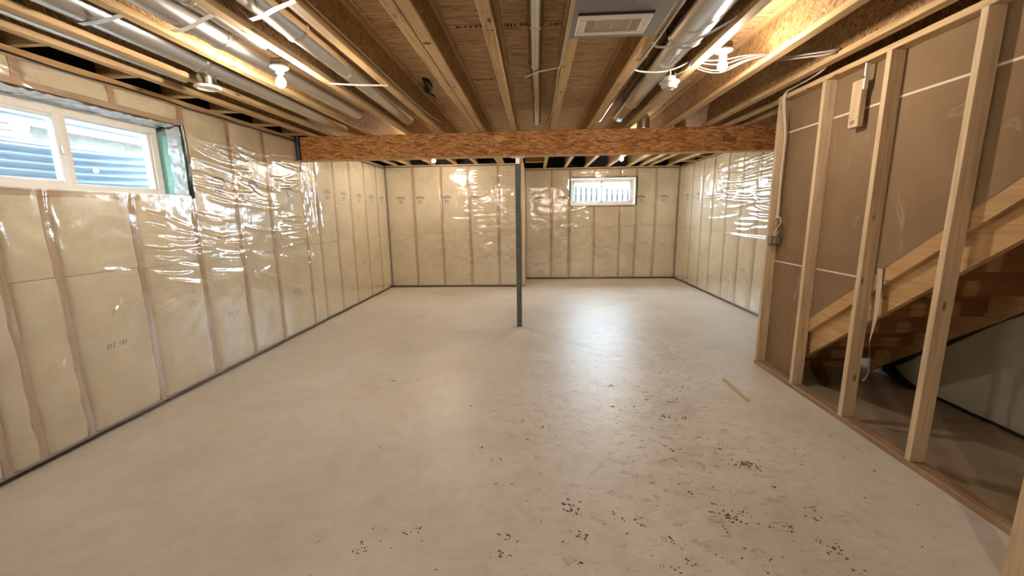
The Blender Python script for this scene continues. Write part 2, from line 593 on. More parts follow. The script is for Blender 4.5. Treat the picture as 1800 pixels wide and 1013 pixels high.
# ------------------------------------------------------------------ dimensions
XL, XR = -3.11, 3.26            # faces of the side walls
YB, YR = 8.59, 9.62             # back wall (left bay), rear wall of the alcove (right bay)
XJ = -0.215                     # the corner where the back wall steps back
YN = -2.4                       # wall behind the camera
ZP, ZJ, ZS = 2.50, 2.558, 2.86  # top of plastic, joist underside, subfloor underside
XS = 2.22                       # face of the stud partition
STAIR_END = 4.062

# ------------------------------------------------------------------ floor
floor = struct(one('floor', None, M['concrete'], XL - 0.35, XR + 0.35, YN - 0.2, YR + 0.35, -0.12, 0.0))
floor['label'] = 'dusty beige concrete basement floor with dirt marks'

# ------------------------------------------------------------------ ceiling: subfloor panels and I-joists
ceiling = struct(empty('ceiling', (0, 3.5, ZS)), 'exposed floor joists under a brown subfloor')
seam0 = 3.17
k0 = -5
ys = [seam0 + 1.19 * k for k in range(-5, 7)]
for j, (a, c) in enumerate(zip(ys[:-1], ys[1:])):
    cuts = [XL - 0.3, -1.13 + (0.5 if j % 2 else 0) , 1.31 + (0.5 if j % 2 else 0), XR + 0.3]
    for x0, x1 in zip(cuts[:-1], cuts[1:]):
        one('subfloor_panel', ceiling, M['subfloor'], x0 + 0.003, x1 - 0.003, a + 0.004, c - 0.004, ZS, ZS + 0.019)
one('subfloor_backing', ceiling, M['black_rim'], XL - 0.3, XR + 0.3, ys[0], ys[-1], ZS + 0.02, ZS + 0.04)

JOISTS = [-2.885, -2.60, -2.10, -1.615, -1.19, -0.72, -0.648, -0.255, 0.235, 0.705, 1.165, 1.665, 2.125, 2.40, 2.60, 3.03]
FW = 0.066
def joist_parts(y0, y1):
    fb, ft, wb = MB(), MB(), MB()
    h = FW / 2
    n = 1
    fb.box(-h, h, y0, y1, ZJ, ZJ + 0.038, M['flange'], bev=0.003)
    ft.box(-h, h, y0, y1, ZS - 0.038, ZS, M['flange'])
    wb.box(-0.006, 0.006, y0, y1, ZJ + 0.036, ZS - 0.036, M['osb_web'])
    return fb, ft, wb
proto = {}
for x in JOISTS:
    yend = (YB + 0.12) if x < XJ else (YR + 0.12)
    key = yend
    if key not in proto:
        fb, ft, wb = joist_parts(YN - 0.05, yend)
        je = empty('floor_joist')
        je.parent = ceiling
        a = fb.build('bottom_flange', je)
        b_ = ft.build('top_flange', je)
        c = wb.build('web', je)
        proto[key] = (je, a, b_, c)
    else:
        src = proto[key]
        je = src[0].copy(); COL.objects.link(je); je.parent = ceiling
        for s in src[1:]:
            d = s.copy(); COL.objects.link(d); d.parent = je
    je.location = (x, 0, 0)
adopt(ceiling)

# blocking between the outermost joist and the left wall plate
for y in (1.9, 2.49, 3.065, 3.60, 4.13, 4.75, 5.3):
    bk = one('joist_blocking', None, M['pine_x'], XL - 0.10, -2.92, y - 0.019, y + 0.019, ZJ, ZJ + 0.14)
    bk.parent = ceiling
    bk.matrix_parent_inverse = Matrix.Translation(ceiling.location).inverted()
for x0, x1 in ((3.06, XR + 0.08),):
    for y in (5.0, 5.7, 6.3, 6.9, 7.6, 8.3, 9.0):
        bk = one('joist_blocking', None, M['pine_x'], x0, x1, y - 0.019, y + 0.019, ZJ, ZJ + 0.14)
        bk.parent = ceiling
        bk.matrix_parent_inverse = Matrix.Translation(ceiling.location).inverted()
hb = one('joist_blocking', None, M['stair_x'], XJ + 0.03, 0.20, YB + 0.0, YB + 0.038, ZJ + 0.0, ZJ + 0.26)
hb.parent = ceiling
hb.matrix_parent_inverse = Matrix.Translation(ceiling.location).inverted()
# printed lines on the subfloor and on two joists
st = MB()
def ink_row(mb, x0, x1, y, dy, z, mat, n):
    x = x0
    while x < x1:
        w = random.uniform(0.006, 0.02)
        if random.random() < 0.8:
            a = random.uniform(0.5, 1.0)
            mb.box(x, x + w, y - dy * a / 2, y + dy * a / 2, z - 0.0008, z, mat)
        x += w + random.uniform(0.004, 0.012)
for x0, x1, y in ((-0.56, -0.30, 3.20), (-0.21, 0.0, 3.20), (0.12, 0.20, 3.21), (-0.58, -0.42, 4.37), (-0.38, -0.30, 4.37), (-0.10, 0.04, 4.36)):
    ink_row(st, x0, x1, y, 0.05, ZS, M['ink_dark'], 0)
s1 = st.build('printed_text', ceiling); s1.matrix_parent_inverse = Matrix.Translation(ceiling.location).inverted()
st = MB()
for k in range(6):
    st.box(-0.672 + k * 0.008, -0.667 + k * 0.008, 2.66, 2.69, ZJ - 0.0008, ZJ, M['ink_dark'])
for k in range(14):
    x = random.uniform(-0.275, -0.235); y = random.uniform(2.25, 2.6)
    st.box(x, x + 0.006, y, y + 0.008, ZJ - 0.0008, ZJ, M['ink_dark'])
s1 = st.build('ink_stamp', ceiling); s1.matrix_parent_inverse = Matrix.Translation(ceiling.location).inverted()

# ------------------------------------------------------------------ insulated walls
def fold_field(u, z, folds):
    """height of sharp creases (u along the wall, z up) on a grid"""
    h = np.zeros((len(u), len(z)))
    for (ua, za, ub, zb, sag, sig, amp) in folds:
        sig = sig * 1.5
        lo, hi = min(ua, ub) - 4 * sig, max(ua, ub) + 4 * sig
        i0, i1 = np.searchsorted(u, lo), np.searchsorted(u, hi)
        if abs(ub - ua) >= abs(zb - za) * 0.5:
            if i1 - i0 < 2:
                continue
            t = np.clip((u[i0:i1] - ua) / (ub - ua), -0.2, 1.2)
            zc = za + (zb - za) * t - sag * 4 * t * (1 - t)
            w = np.clip(np.sin(np.clip(t, 0, 1) * math.pi), 0, 1) ** 0.7
            d = (z[None, :] - zc[:, None]) / sig
            h[i0:i1] += amp * w[:, None] * np.exp(-d * d)
        else:
            z0, z1 = min(za, zb), max(za, zb)
            j0, j1 = np.searchsorted(z, z0), np.searchsorted(z, z1)
            if j1 - j0 < 2:
                continue
            t = (z[j0:j1] - za) / (zb - za)
            uc = ua + (ub - ua) * t - sag * 4 * t * (1 - t)
            w = np.clip(np.sin(np.clip(t, 0, 1) * math.pi), 0, 1) ** 0.7
            d = (u[:, None] - uc[None, :]) / sig
            h[:, j0:j1] += amp * w[None, :] * np.exp(-d * d)
    return h

def smooth_noise(u, z, cell, amp, seed):
    r = np.random.default_rng(seed)
    nu, nz = int((u[-1] - u[0]) / cell) + 3, int((z[-1] - z[0]) / cell) + 3
    g = r.random((nu, nz))
    fu, fz = (u - u[0]) / cell, (z - z[0]) / cell
    iu, iz = fu.astype(int), fz.astype(int)
    tu, tz = fu - iu, fz - iz
    tu, tz = tu * tu * (3 - 2 * tu), tz * tz * (3 - 2 * tz)
    a = g[iu][:, iz] * (1 - tu)[:, None] + g[iu + 1][:, iz] * tu[:, None]
    b = g[iu][:, iz + 1] * (1 - tu)[:, None] + g[iu + 1][:, iz + 1] * tu[:, None]
    return amp * (a * (1 - tz)[None, :] + b * tz[None, :])

def bay_profile(u, studs):
    s = np.array(sorted(studs))
    i = np.clip(np.searchsorted(s, u) - 1, 0, len(s) - 2)
    t = np.clip((u - s[i]) / (s[i + 1] - s[i]), 0, 1)
    return 1 - np.abs(2 * t - 1) ** 6

def grid_object(name, parent, P, mat, keep=None, smooth=True):
    """P: (nu, nz, 3) array of points"""
    nu, nz = P.shape[:2]
    me = bpy.data.meshes.new(name)
    idx = np.arange(nu * nz).reshape(nu, nz)
    q = np.stack([idx[:-1, :-1], idx[1:, :-1], idx[1:, 1:], idx[:-1, 1:]], -1).reshape(-1, 4)
    if keep is not None:
        q = q[keep.reshape(-1)]
    me.vertices.add(nu * nz)
    me.vertices.foreach_set('co', P.reshape(-1).astype(np.float32))
    me.loops.add(q.size)
    me.loops.foreach_set('vertex_index', q.reshape(-1).astype(np.int32))
    me.polygons.add(len(q))
    me.polygons.foreach_set('loop_start', np.arange(0, q.size, 4, dtype=np.int32))
    me.polygons.foreach_set('use_smooth', np.full(len(q), smooth))
    me.materials.append(mat)
    me.update(calc_edges=True)
    me.validate()
    o = bpy.data.objects.new(name, me)
    COL.objects.link(o)
    o.parent = parent
    return o

def placer(kind):
    """maps (u, depth towards the room, z) of a wall to world axes"""
    if kind == 'left':
        return lambda u, h, z: (XL + h, u, z)
    if kind == 'right':
        return lambda u, h, z: (XR - h, u, z)
    if kind == 'back':
        return lambda u, h, z: (u, YB - h, z)
    if kind == 'rear':
        return lambda u, h, z: (u, YR - h, z)

def pbox(mb, place, u0, u1, h0, h1, z0, z1, mat, bev=0.0):
    a, b = place(u0, h0, z0), place(u1, h1, z1)
    lo = [min(p, q) for p, q in zip(a, b)]
    hi = [max(p, q) for p, q in zip(a, b)]
    mb.box(lo[0], hi[0], lo[1], hi[1], lo[2], hi[2], mat, bev=bev)

def logo(mb, place, u, z, flip, h):
    """the printed mark on each batt: a low arch over a bar, small print below"""
    s = -1 if flip else 1
    W = 0.085
    n = 12
    for k in range(n):
        a0, a1 = math.pi * k / n, math.pi * (k + 1) / n
        for (r0, r1) in ((1.0, 0.86),):
            pts = []
            for a, r in ((a0, r0), (a1, r0), (a1, r1), (a0, r1)):
                pts.append(place(u + W * r * math.cos(a), h, z + 0.042 * (r if r == 1.0 else 0.72) * math.sin(a)))
            mb.add(pts, [(0, 1, 2, 3)], M['ink'])
    pbox(mb, place, u - W * 1.15, u + W * 1.15, h - 0.0004, h, z - 0.008, z + 0.001, M['ink'])
    for k in range(7):
        uu = u - 0.055 + k * 0.0165
        pbox(mb, place, uu, uu + 0.010, h - 0.0004, h, z + 0.006, z + 0.021, M['ink'])
    for r in range(3):
        uu = u - 0.045
        while uu < u + 0.045 - 0.01 * r:
            w = random.uniform(0.006, 0.014)
            pbox(mb, place, uu, uu + w, h - 0.0004, h, z - 0.055 - r * 0.022, z - 0.043 - r * 0.022, M['ink'])
            uu += w + 0.005

def marks(mb, place, u, z, h):
    for k in range(7):
        if k == 3:
            continue
        uu = u - 0.075 + k * 0.022
        pts = [place(uu, h, z), place(uu + 0.006, h, z), place(uu + 0.012, h, z + 0.034), place(uu + 0.006, h, z + 0.034)]
        mb.add(pts, [(0, 1, 2, 3)], M['ink'])
        if k in (0, 2, 5):
            pbox(mb, place, uu + 0.004, uu + 0.018, h - 0.0004, h, z + 0.028, z + 0.034, M['ink'])
            pbox(mb, place, uu, uu + 0.014, h - 0.0004, h, z, z + 0.006, M['ink'])

def insulated_wall(name, kind, u0, u1, studs, folds, step, hole=None, logos=(), lows=(), ztop=ZP, seam=1.15,
                   billow=0.012, label=None, fine_from=-99.0, ripple=0.006, flip=False):
    place = placer(kind)
    root = struct(empty(name, place((u0 + u1) / 2, 0, 0)), label)
    wm = M['stud_wall']
    pm = M['header_y'] if kind in ('left', 'right') else M['pine_x']
    # plates
    b = MB(); pbox(b, place, u0, u1, -0.10, -0.010, 0.0, 0.038, M['pine_plate'], bev=0.002); b.build('bottom_plate', root)
    b = MB(); pbox(b, place, u0, u1, -0.10, -0.010, ztop - 0.01, ZJ - 0.002, pm, bev=0.002); b.build('top_plate', root)
    # studs
    for s in studs:
        segs = [(0.038, ztop - 0.01)]
        if hole and hole[0] < s < hole[1]:
            segs = [(0.038, hole[2] - 0.04), (hole[3] + 0.04, ztop - 0.01)]
        for (a, c) in segs:
            b = MB(); pbox(b, place, s - 0.022, s + 0.022, -0.10, -0.012, a, c, wm); b.build('stud', root)
    if hole:
        for a, c in ((hole[2] - 0.045, hole[2] - 0.004), (hole[3] + 0.004, hole[3] + 0.045)):
            b = MB(); pbox(b, place, hole[0] - 0.03, hole[1] + 0.03, -0.10, 0.001, a, c, pm); b.build('window_header' if a > 2 else 'window_rough_sill', root)
        for s in (hole[0], hole[1]):
            sg = -1 if s == hole[0] else 1
            b = MB(); pbox(b, place, s + (0.004 if sg > 0 else -0.042), s + (0.042 if sg > 0 else -0.004), -0.10, -0.002, 0.038, ztop - 0.01, wm); b.build('jamb_stud', root)
    # batts
    ss = sorted(studs)
    bays = []
    be = ss + ([] if not hole else [v for v in (hole[0] - 0.022, hole[1] + 0.022) if min(abs(v - t) for t in ss) > 0.06])
    if hole:
        be = [t if not (abs(t - hole[0]) < 0.05 or abs(t - hole[1]) < 0.05) else (hole[0] - 0.022 if abs(t - hole[0]) < 0.05 else hole[1] + 0.022) for t in be]
    edges = [u0 + 0.0] + sorted(be) + [u1 - 0.0]
    for a, c in zip(edges[:-1], edges[1:]):
        if c - a > 0.13:
            bays.append((a, c))
    for (a, c) in bays:
        sm = seam + random.uniform(-0.03, 0.03)
        rows = [(0.045, sm), (sm + 0.004, ztop - 0.012)]
        for (z0, z1) in rows:
            spans = [(z0, z1)]
            if hole and a > hole[0] - 0.1 and c < hole[1] + 0.1:
                if z0 < hole[2] < z1 or z0 > hole[2]:
                    spans = []
                    if z0 < hole[2] - 0.12:
                        spans.append((z0, hole[2] - 0.045))
                    if z1 > hole[3] + 0.08:
                        spans.append((hole[3] + 0.045, z1))
            for (p, q) in spans:
                nu, nz = 9, max(4, int((q - p) / 0.07))
                tu = np.array([0, 0.02, 0.06, 0.2, 0.5, 0.8, 0.94, 0.98, 1.0])
                tz = np.linspace(0, 1, nz)
                P = np.zeros((nu, nz, 3))
                gap = 0.019 if kind == 'left' and a < 4.3 else 0.013
                ja = gap + smooth_noise(np.array([0.0, 0.1]), tz * (q - p), 0.12, 0.018, random.randint(0, 10 ** 6))[0] - 0.008
                jc = gap + smooth_noise(np.array([0.0, 0.1]), tz * (q - p), 0.12, 0.018, random.randint(0, 10 ** 6))[0] - 0.008
                if a == u0: ja = ja * 0
                if c == u1: jc = jc * 0
                bul = np.array([-0.075, -0.011, -0.001, 0.0075, 0.0085, 0.0075, -0.001, -0.011, -0.075])
                for i in range(nu):
                    for j in range(nz):
                        uu = (a + ja[j]) + (c - jc[j] - a - ja[j]) * tu[i]
                        zedge = min(tz[j] * (q - p), (1 - tz[j]) * (q - p))
                        hh = bul[i] - (0.006 * max(0, 1 - zedge / 0.05) if i not in (0, 8) else 0)
                        P[i, j] = place(uu, hh, p + (q - p) * tz[j])
                grid_object('insulation_batt', root, P, M['batt'])
    # print on the batts
    for (u, z) in logos:
        mb = MB(); logo(mb, place, u, z, flip, 0.0105); mb.build('printed_mark', root, fixn=False)
    for (u, z) in lows:
        mb = MB(); marks(mb, place, u, z, 0.0105); mb.build('printed_mark', root, fixn=False)
    # plastic sheet
    us = max(u0 + 0.004, fine_from)
    u = np.linspace(us, u1 - 0.004, int((u1 - us) / step))
    if fine_from > u0:
        u = np.concatenate([np.arange(u0 + 0.004, us - 0.02, 0.04), u])
    z = np.linspace(0.034, ztop, int((ztop - 0.034) / step))
    prof = bay_profile(u, edges)
    h = 0.0125 + billow * prof[:, None] * (0.35 + 0.65 * smooth_noise(u, z, 0.35, 1.0, 5 + len(name)))
    h += smooth_noise(u, z, 0.09, ripple, 3 + len(name)) + smooth_noise(u, z, 0.045, ripple * 0.3, 4 + len(name))
    h += fold_field(u, z, folds)
    edge = np.minimum(1, np.minimum((z - z[0]) / 0.06, (z[-1] - z) / 0.05))
    h = 0.0125 + (h - 0.0125) * edge[None, :]
    P = np.zeros((len(u), len(z), 3))
    U, Z = np.meshgrid(u, z, indexing='ij')
    px, py, pz = place(U, h, Z)
    P[..., 0], P[..., 1], P[..., 2] = px, py, pz
    keep = None
    if hole:
        uc, zc = (u[:-1] + u[1:]) / 2, (z[:-1] + z[1:]) / 2
        inside = ((uc > hole[0]) & (uc < hole[1]))[:, None] & ((zc > hole[2]) & (zc < hole[3]))[None, :]
        keep = ~inside
    grid_object('plastic_sheet', root, P, M['poly'], keep)
    # sealant beads along floor and plate
    for zz, rr in ((0.012, 0.0075), (ztop + 0.006, 0.007)):
        pts = []
        uu = u0
        while uu <= u1:
            pts.append(place(uu, 0.004 + random.uniform(-0.004, 0.004), zz + random.uniform(-0.006, 0.006)))
            uu += 0.22
        pts.append(place(u1, 0.004, zz))
        b = MB(); b.tube(pts, rr, M['sealant'], n=6, smooth_pts=3); b.build('sealant_bead', root)
    return root, place

def random_folds(n, ustuds, zr, ur, rr=(0.008, 0.016), amp=(0.004, 0.010), slope=(-0.10, 0.10), sag=(0.0, 0.03), lenf=(0.5, 1.05), bias=1.0):
    out = []
    ss = sorted(ustuds)
    for _ in range(n):
        u = random.uniform(*ur)
        i = max(0, min(len(ss) - 2, int(np.searchsorted(ss, u)) - 1))
        L = (ss[i + 1] - ss[i]) * random.uniform(*lenf)
        a = random.uniform(ss[i], max(ss[i] + 0.01, ss[i + 1] - L * 0.8))
        z = random.uniform(*zr)
        out.append((a, z, a + L, z + random.uniform(*slope), random.uniform(*sag), random.uniform(*rr), random.uniform(*amp)))
    return out

# left wall
LS = [-1.7, -1.1, -0.5, 0.1, 0.7, 1.31, 1.62, 2.19, 2.475, 3.045, 3.60, 4.19, 4.74, 5.46, 5.80, 6.33, 6.90, 7.52, 8.10]
WIN1 = (2.03, 3.61, 1.724, 2.33)
lf = []
lf += random_folds(46, LS, (1.15, 2.3), (3.5, 4.70), amp=(0.006, 0.014), slope=(-0.16, 0.0), rr=(0.007, 0.013), lenf=(0.6, 1.5))
lf += random_folds(34, LS, (1.0, 2.3), (4.72, 5.40), amp=(0.006, 0.014), slope=(-0.08, 0.12), rr=(0.007, 0.013), lenf=(0.6, 1.2))
lf += random_folds(16, LS, (0.9, 1.65), (2.9, 4.2), amp=(0.008, 0.016), slope=(-0.15, 0.02), rr=(0.009, 0.016))
lf += random_folds(10, LS, (0.35, 1.6), (1.7, 3.6), amp=(0.006, 0.014), slope=(-0.12, 0.12), rr=(0.010, 0.02), lenf=(0.15, 0.45))
lf += random_folds(8, LS, (0.6, 1.1), (4.2, 5.4), amp=(0.004, 0.01), slope=(-0.1, 0.1), lenf=(0.2, 0.6))
for _ in range(26):   # the gathered overlap of two sheets
    uu = random.uniform(5.40, 5.86); z1 = random.uniform(1.2, 2.35); L = random.uniform(0.2, 0.9)
    lf.append((uu, z1, uu + random.uniform(-0.05, 0.05), z1 - L, random.uniform(-0.02, 0.02), random.uniform(0.008, 0.016), random.uniform(0.006, 0.014)))
for s in LS:
    for _ in range(3):
        z1 = random.uniform(1.3, 2.4)
        lf.append((s + random.uniform(-0.03, 0.03), z1, s + random.uniform(-0.05, 0.05), z1 - random.uniform(0.1, 0.3), 0.01, 0.010, 0.007))
lf += [(2.30, 2.44, 2.62, 2.36, 0.0, 0.010, 0.012), (2.36, 2.42, 2.68, 2.30, 0.0, 0.009, 0.012)]
wall_left, plL = insulated_wall('wall_left', 'left', YN, YB, LS, lf, 0.0095, hole=WIN1, fine_from=1.5,
    logos=[(3.95, 1.885), (4.44, 1.885), (5.10, 1.885), (5.62, 1.885), (6.08, 1.885), (6.62, 1.885), (7.21, 1.885), (7.76, 1.885), (8.30, 1.885)],
    lows=[(2.735, 0.60), (3.92, 0.55), (3.92, 1.33), (5.06, 0.56), (7.2, 0.7), (7.8, 0.7)],
    label='left basement wall of cream insulation batts behind clear wrinkled plastic', ztop=2.50, ripple=0.004)
# back wall of the left bay
BS = [-2.53, -1.945, -1.343, -0.746]
bf = random_folds(50, BS + [XJ], (1.25, 2.48), (-1.40, -0.22), amp=(0.008, 0.017), slope=(-0.06, 0.06), rr=(0.009, 0.016))
bf += random_folds(8, BS, (0.6, 1.2), (-1.9, -0.5), amp=(0.004, 0.009), lenf=(0.2, 0.5))
for s in (-2.53, -1.93):
    for _ in range(7):
        z1 = random.uniform(1.3, 1.9)
        bf.append((s - 0.06, z1, s + random.uniform(-0.04, 0.02), z1 - random.uniform(0.08, 0.2), 0.0, 0.010, 0.009))
wall_back, plB = insulated_wall('wall_back', 'back', XL + 0.012, XJ - 0.06, BS, bf, 0.014,
    logos=[(-2.80, 1.885), (-2.39, 1.885), (-1.82, 1.885), (-1.24, 1.885), (-0.66, 1.885)],
    lows=[(-1.65, 0.62), (-1.05, 0.62), (-0.45, 1.32)],
    label='back wall left of the steel post, insulation behind clear plastic', ztop=2.52)
b = MB(); b.box(XJ - 0.055, XJ - 0.017, YB - 0.012, YB + 0.08, 0.038, 2.55, M['pine_z'], bev=0.002); b.build('stud', wall_back)
b = MB(); b.box(XJ - 0.0165, XJ + 0.003, YB - 0.012, YB + 0.08, 0.038, 2.55, M['pine_z'], bev=0.002); b.build('stud', wall_back)
adopt(wall_back)
# return wall between the two back walls
wall_return = struct(empty('wall_return', (XJ, (YB + YR) / 2, 0)), 'short return wall stepping back beside the alcove')
b = MB(); b.box(XJ - 0.10, XJ - 0.006, YB + 0.085, YR + 0.05, 0.0, 2.55, M['batt']); b.build('insulation_batt', wall_return)
u = np.linspace(YB + 0.002, YR, 60); z = np.linspace(0.03, 2.53, 140)
h = 0.006 + smooth_noise(u, z, 0.12, 0.012, 91)
P = np.zeros((60, 140, 3)); P[..., 0] = XJ + h; P[..., 1] = u[:, None]; P[..., 2] = z[None, :]
grid_object('plastic_sheet', wall_return, P, M['poly'])
b = MB(); b.box(XJ - 0.10, XJ + 0.004, YB - 0.012, YR, 0.0, 0.038, M['pine_plate']); b.build('bottom_plate', wall_return)
adopt(wall_return)
# rear wall of the alcove
RS = [0.39, 1.385, 1.963, 2.751]
WIN2 = (0.825, 2.30, 1.70, 2.32)
rf = random_folds(14, [XJ] + RS, (1.3, 2.4), (-0.1, 0.8), amp=(0.005, 0.012), lenf=(0.2, 0.6), slope=(-0.12, 0.12))
rf += random_folds(10, RS, (2.34, 2.48), (0.8, 2.3), amp=(0.005, 0.011), lenf=(0.3, 0.8))
rf += random_folds(10, RS, (0.6, 1.65), (0.4, 2.9), amp=(0.003, 0.008), lenf=(0.15, 0.4))
wall_rear, plR = insulated_wall('wall_rear', 'rear', XJ + 0.008, XR - 0.012, RS, rf, 0.016, hole=WIN2,
    logos=[(0.13, 1.885), (0.64, 1.885), (2.42, 1.87), (2.94, 1.87)], lows=[(1.67, 0.72), (2.2, 0.78), (2.55, 0.8), (3.0, 0.78)],
    label='rear alcove wall of insulation behind plastic with a small window', ztop=2.515, seam=1.22)
# right wall
GS = [4.6, 5.1, 5.67, 6.24, 6.73, 7.24, 7.80, 8.27, 8.81]
gf = random_folds(64, GS, (1.22, 2.42), (4.9, 7.3), amp=(0.007, 0.016), slope=(-0.08, 0.08), rr=(0.009, 0.017), lenf=(1.0, 2.6))
gf += random_folds(14, GS, (1.5, 2.4), (7.2, 8.3), amp=(0.003, 0.008), lenf=(0.3, 0.8))
gf += random_folds(10, GS, (0.3, 1.1), (5.0, 7.2), amp=(0.002, 0.006), lenf=(0.3, 0.8))
gf += [(5.2, 1.15, 7.2, 1.16, 0.02, 0.014, 0.02)]
wall_right, plG = insulated_wall('wall_right', 'right', STAIR_END, YR, GS, gf, 0.0135,
    logos=[(9.05, 1.86), (8.45, 1.86), (7.92, 1.86), (7.38, 1.86)], lows=[(7.5, 0.7), (6.5, 0.6)],
    label='right insulated wall in shiny wrinkled plastic past the stud partition', ztop=2.52, ripple=0.004)
for w in (wall_left, wall_rear, wall_right):
    adopt(w)

# plain wall along the stairs, and wall behind the camera
wall_stairside = struct(empty('wall_stairside', (XR, 0.8, 0)), 'grey wrapped outer wall seen under the stairs')
u = np.linspace(YN, STAIR_END, 120); z = np.linspace(0.0, 2.55, 60)
h = smooth_noise(u, z, 0.4, 0.02, 77)
P = np.zeros((120, 60, 3)); P[..., 0] = XR - h; P[..., 1] = u[:, None]; P[..., 2] = z[None, :]
grid_object('wrapped_panel', wall_stairside, P, M['under_wall'])
b = MB()
pts = [(XR - 0.025, y, 0.012 + random.uniform(-0.004, 0.006)) for y in np.arange(0.6, 3.7, 0.15)]
b.tube(pts, 0.011, M['sealant'], n=6, smooth_pts=2); b.build('sealant_bead', wall_stairside)
b = MB()
pts = []
for y in np.arange(3.66, 1.3, -0.12):
    zc = 0.487 - (y - 3.264) * 0.805
    pts.append((XR - 0.03, y, zc + random.uniform(-0.008, 0.008)))
b.tube(pts, 0.034, M['sealant'], n=7, smooth_pts=3); b.build('sealant_bead', wall_stairside)
b = MB()
b.tube([(XR - 0.03, 3.72, 0.10), (XR - 0.03, 3.62, 0.05), (XR - 0.035, 3.5, 0.02), (XR - 0.03, 3.4, 0.014)], [0.055, 0.040, 0.030, 0.018], M['sealant'], n=7, smooth_pts=4)
b.build('sealant_bead', wall_stairside)
adopt(wall_stairside)
wall_front = struct(one('wall_front', None, M['drywall'], XL - 0.3, XR + 0.3, YN - 0.15, YN, 0.0, ZS))
wall_front['label'] = 'plain wall behind the camera'

# foundation and black rim behind the insulation
def shell(name, boxes, rim):
    r = struct(empty(name))
    for bx in boxes:
        one('foundation_panel', r, M['foundation'], *bx)
    for bx in rim:
        one('rim_membrane', r, M['black_rim'], *bx)
    return r
FX = XL - 0.115
shell('trim_1', [(FX - 0.25, FX, YN - 0.2, WIN1[0], -0.1, 2.55), (FX - 0.25, FX, WIN1[1], YB + 0.4, -0.1, 2.55),
                 (FX - 0.25, FX, WIN1[0], WIN1[1], -0.1, WIN1[2] - 0.002), (FX - 0.25, FX, WIN1[0], WIN1[1], WIN1[3] + 0.002, 2.55)],
      [(FX - 0.25, FX - 0.02, YN - 0.2, YB + 0.4, 2.55, ZS + 0.05)])
FY = YR + 0.105
shell('trim_2', [(XJ - 0.1, WIN2[0], FY, FY + 0.2, -0.1, 2.55), (WIN2[1], XR + 0.4, FY, FY + 0.2, -0.1, 2.55),
                 (WIN2[0], WIN2[1], FY, FY + 0.2, -0.1, WIN2[2] - 0.002), (WIN2[0], WIN2[1], FY, FY + 0.2, WIN2[3] + 0.002, 2.55)],
      [(XJ - 0.1, XR + 0.4, FY + 0.02, FY + 0.2, 2.55, ZS + 0.05)])
shell('trim_3', [(XL - 0.4, XJ - 0.1, YB + 0.105, YB + 0.3, -0.1, 2.55), (XJ - 0.2, XJ - 0.1, YB + 0.1, FY + 0.2, -0.1, 2.55)],
      [(XL - 0.4, XJ - 0.02, YB + 0.125, YB + 0.3, 2.55, ZS + 0.05), (XJ - 0.12, XJ - 0.03, YB + 0.13, FY + 0.2, 2.55, ZS + 0.05)])
shell('trim_4', [(XR + 0.105, XR + 0.3, STAIR_END, YR + 0.3, -0.1, 2.55), (XR + 0.03, XR + 0.3, YN - 0.2, STAIR_END, -0.1, 2.55)],
      [(XR + 0.10, XR + 0.3, YN - 0.2, YR + 0.3, 2.55, ZS + 0.05)])

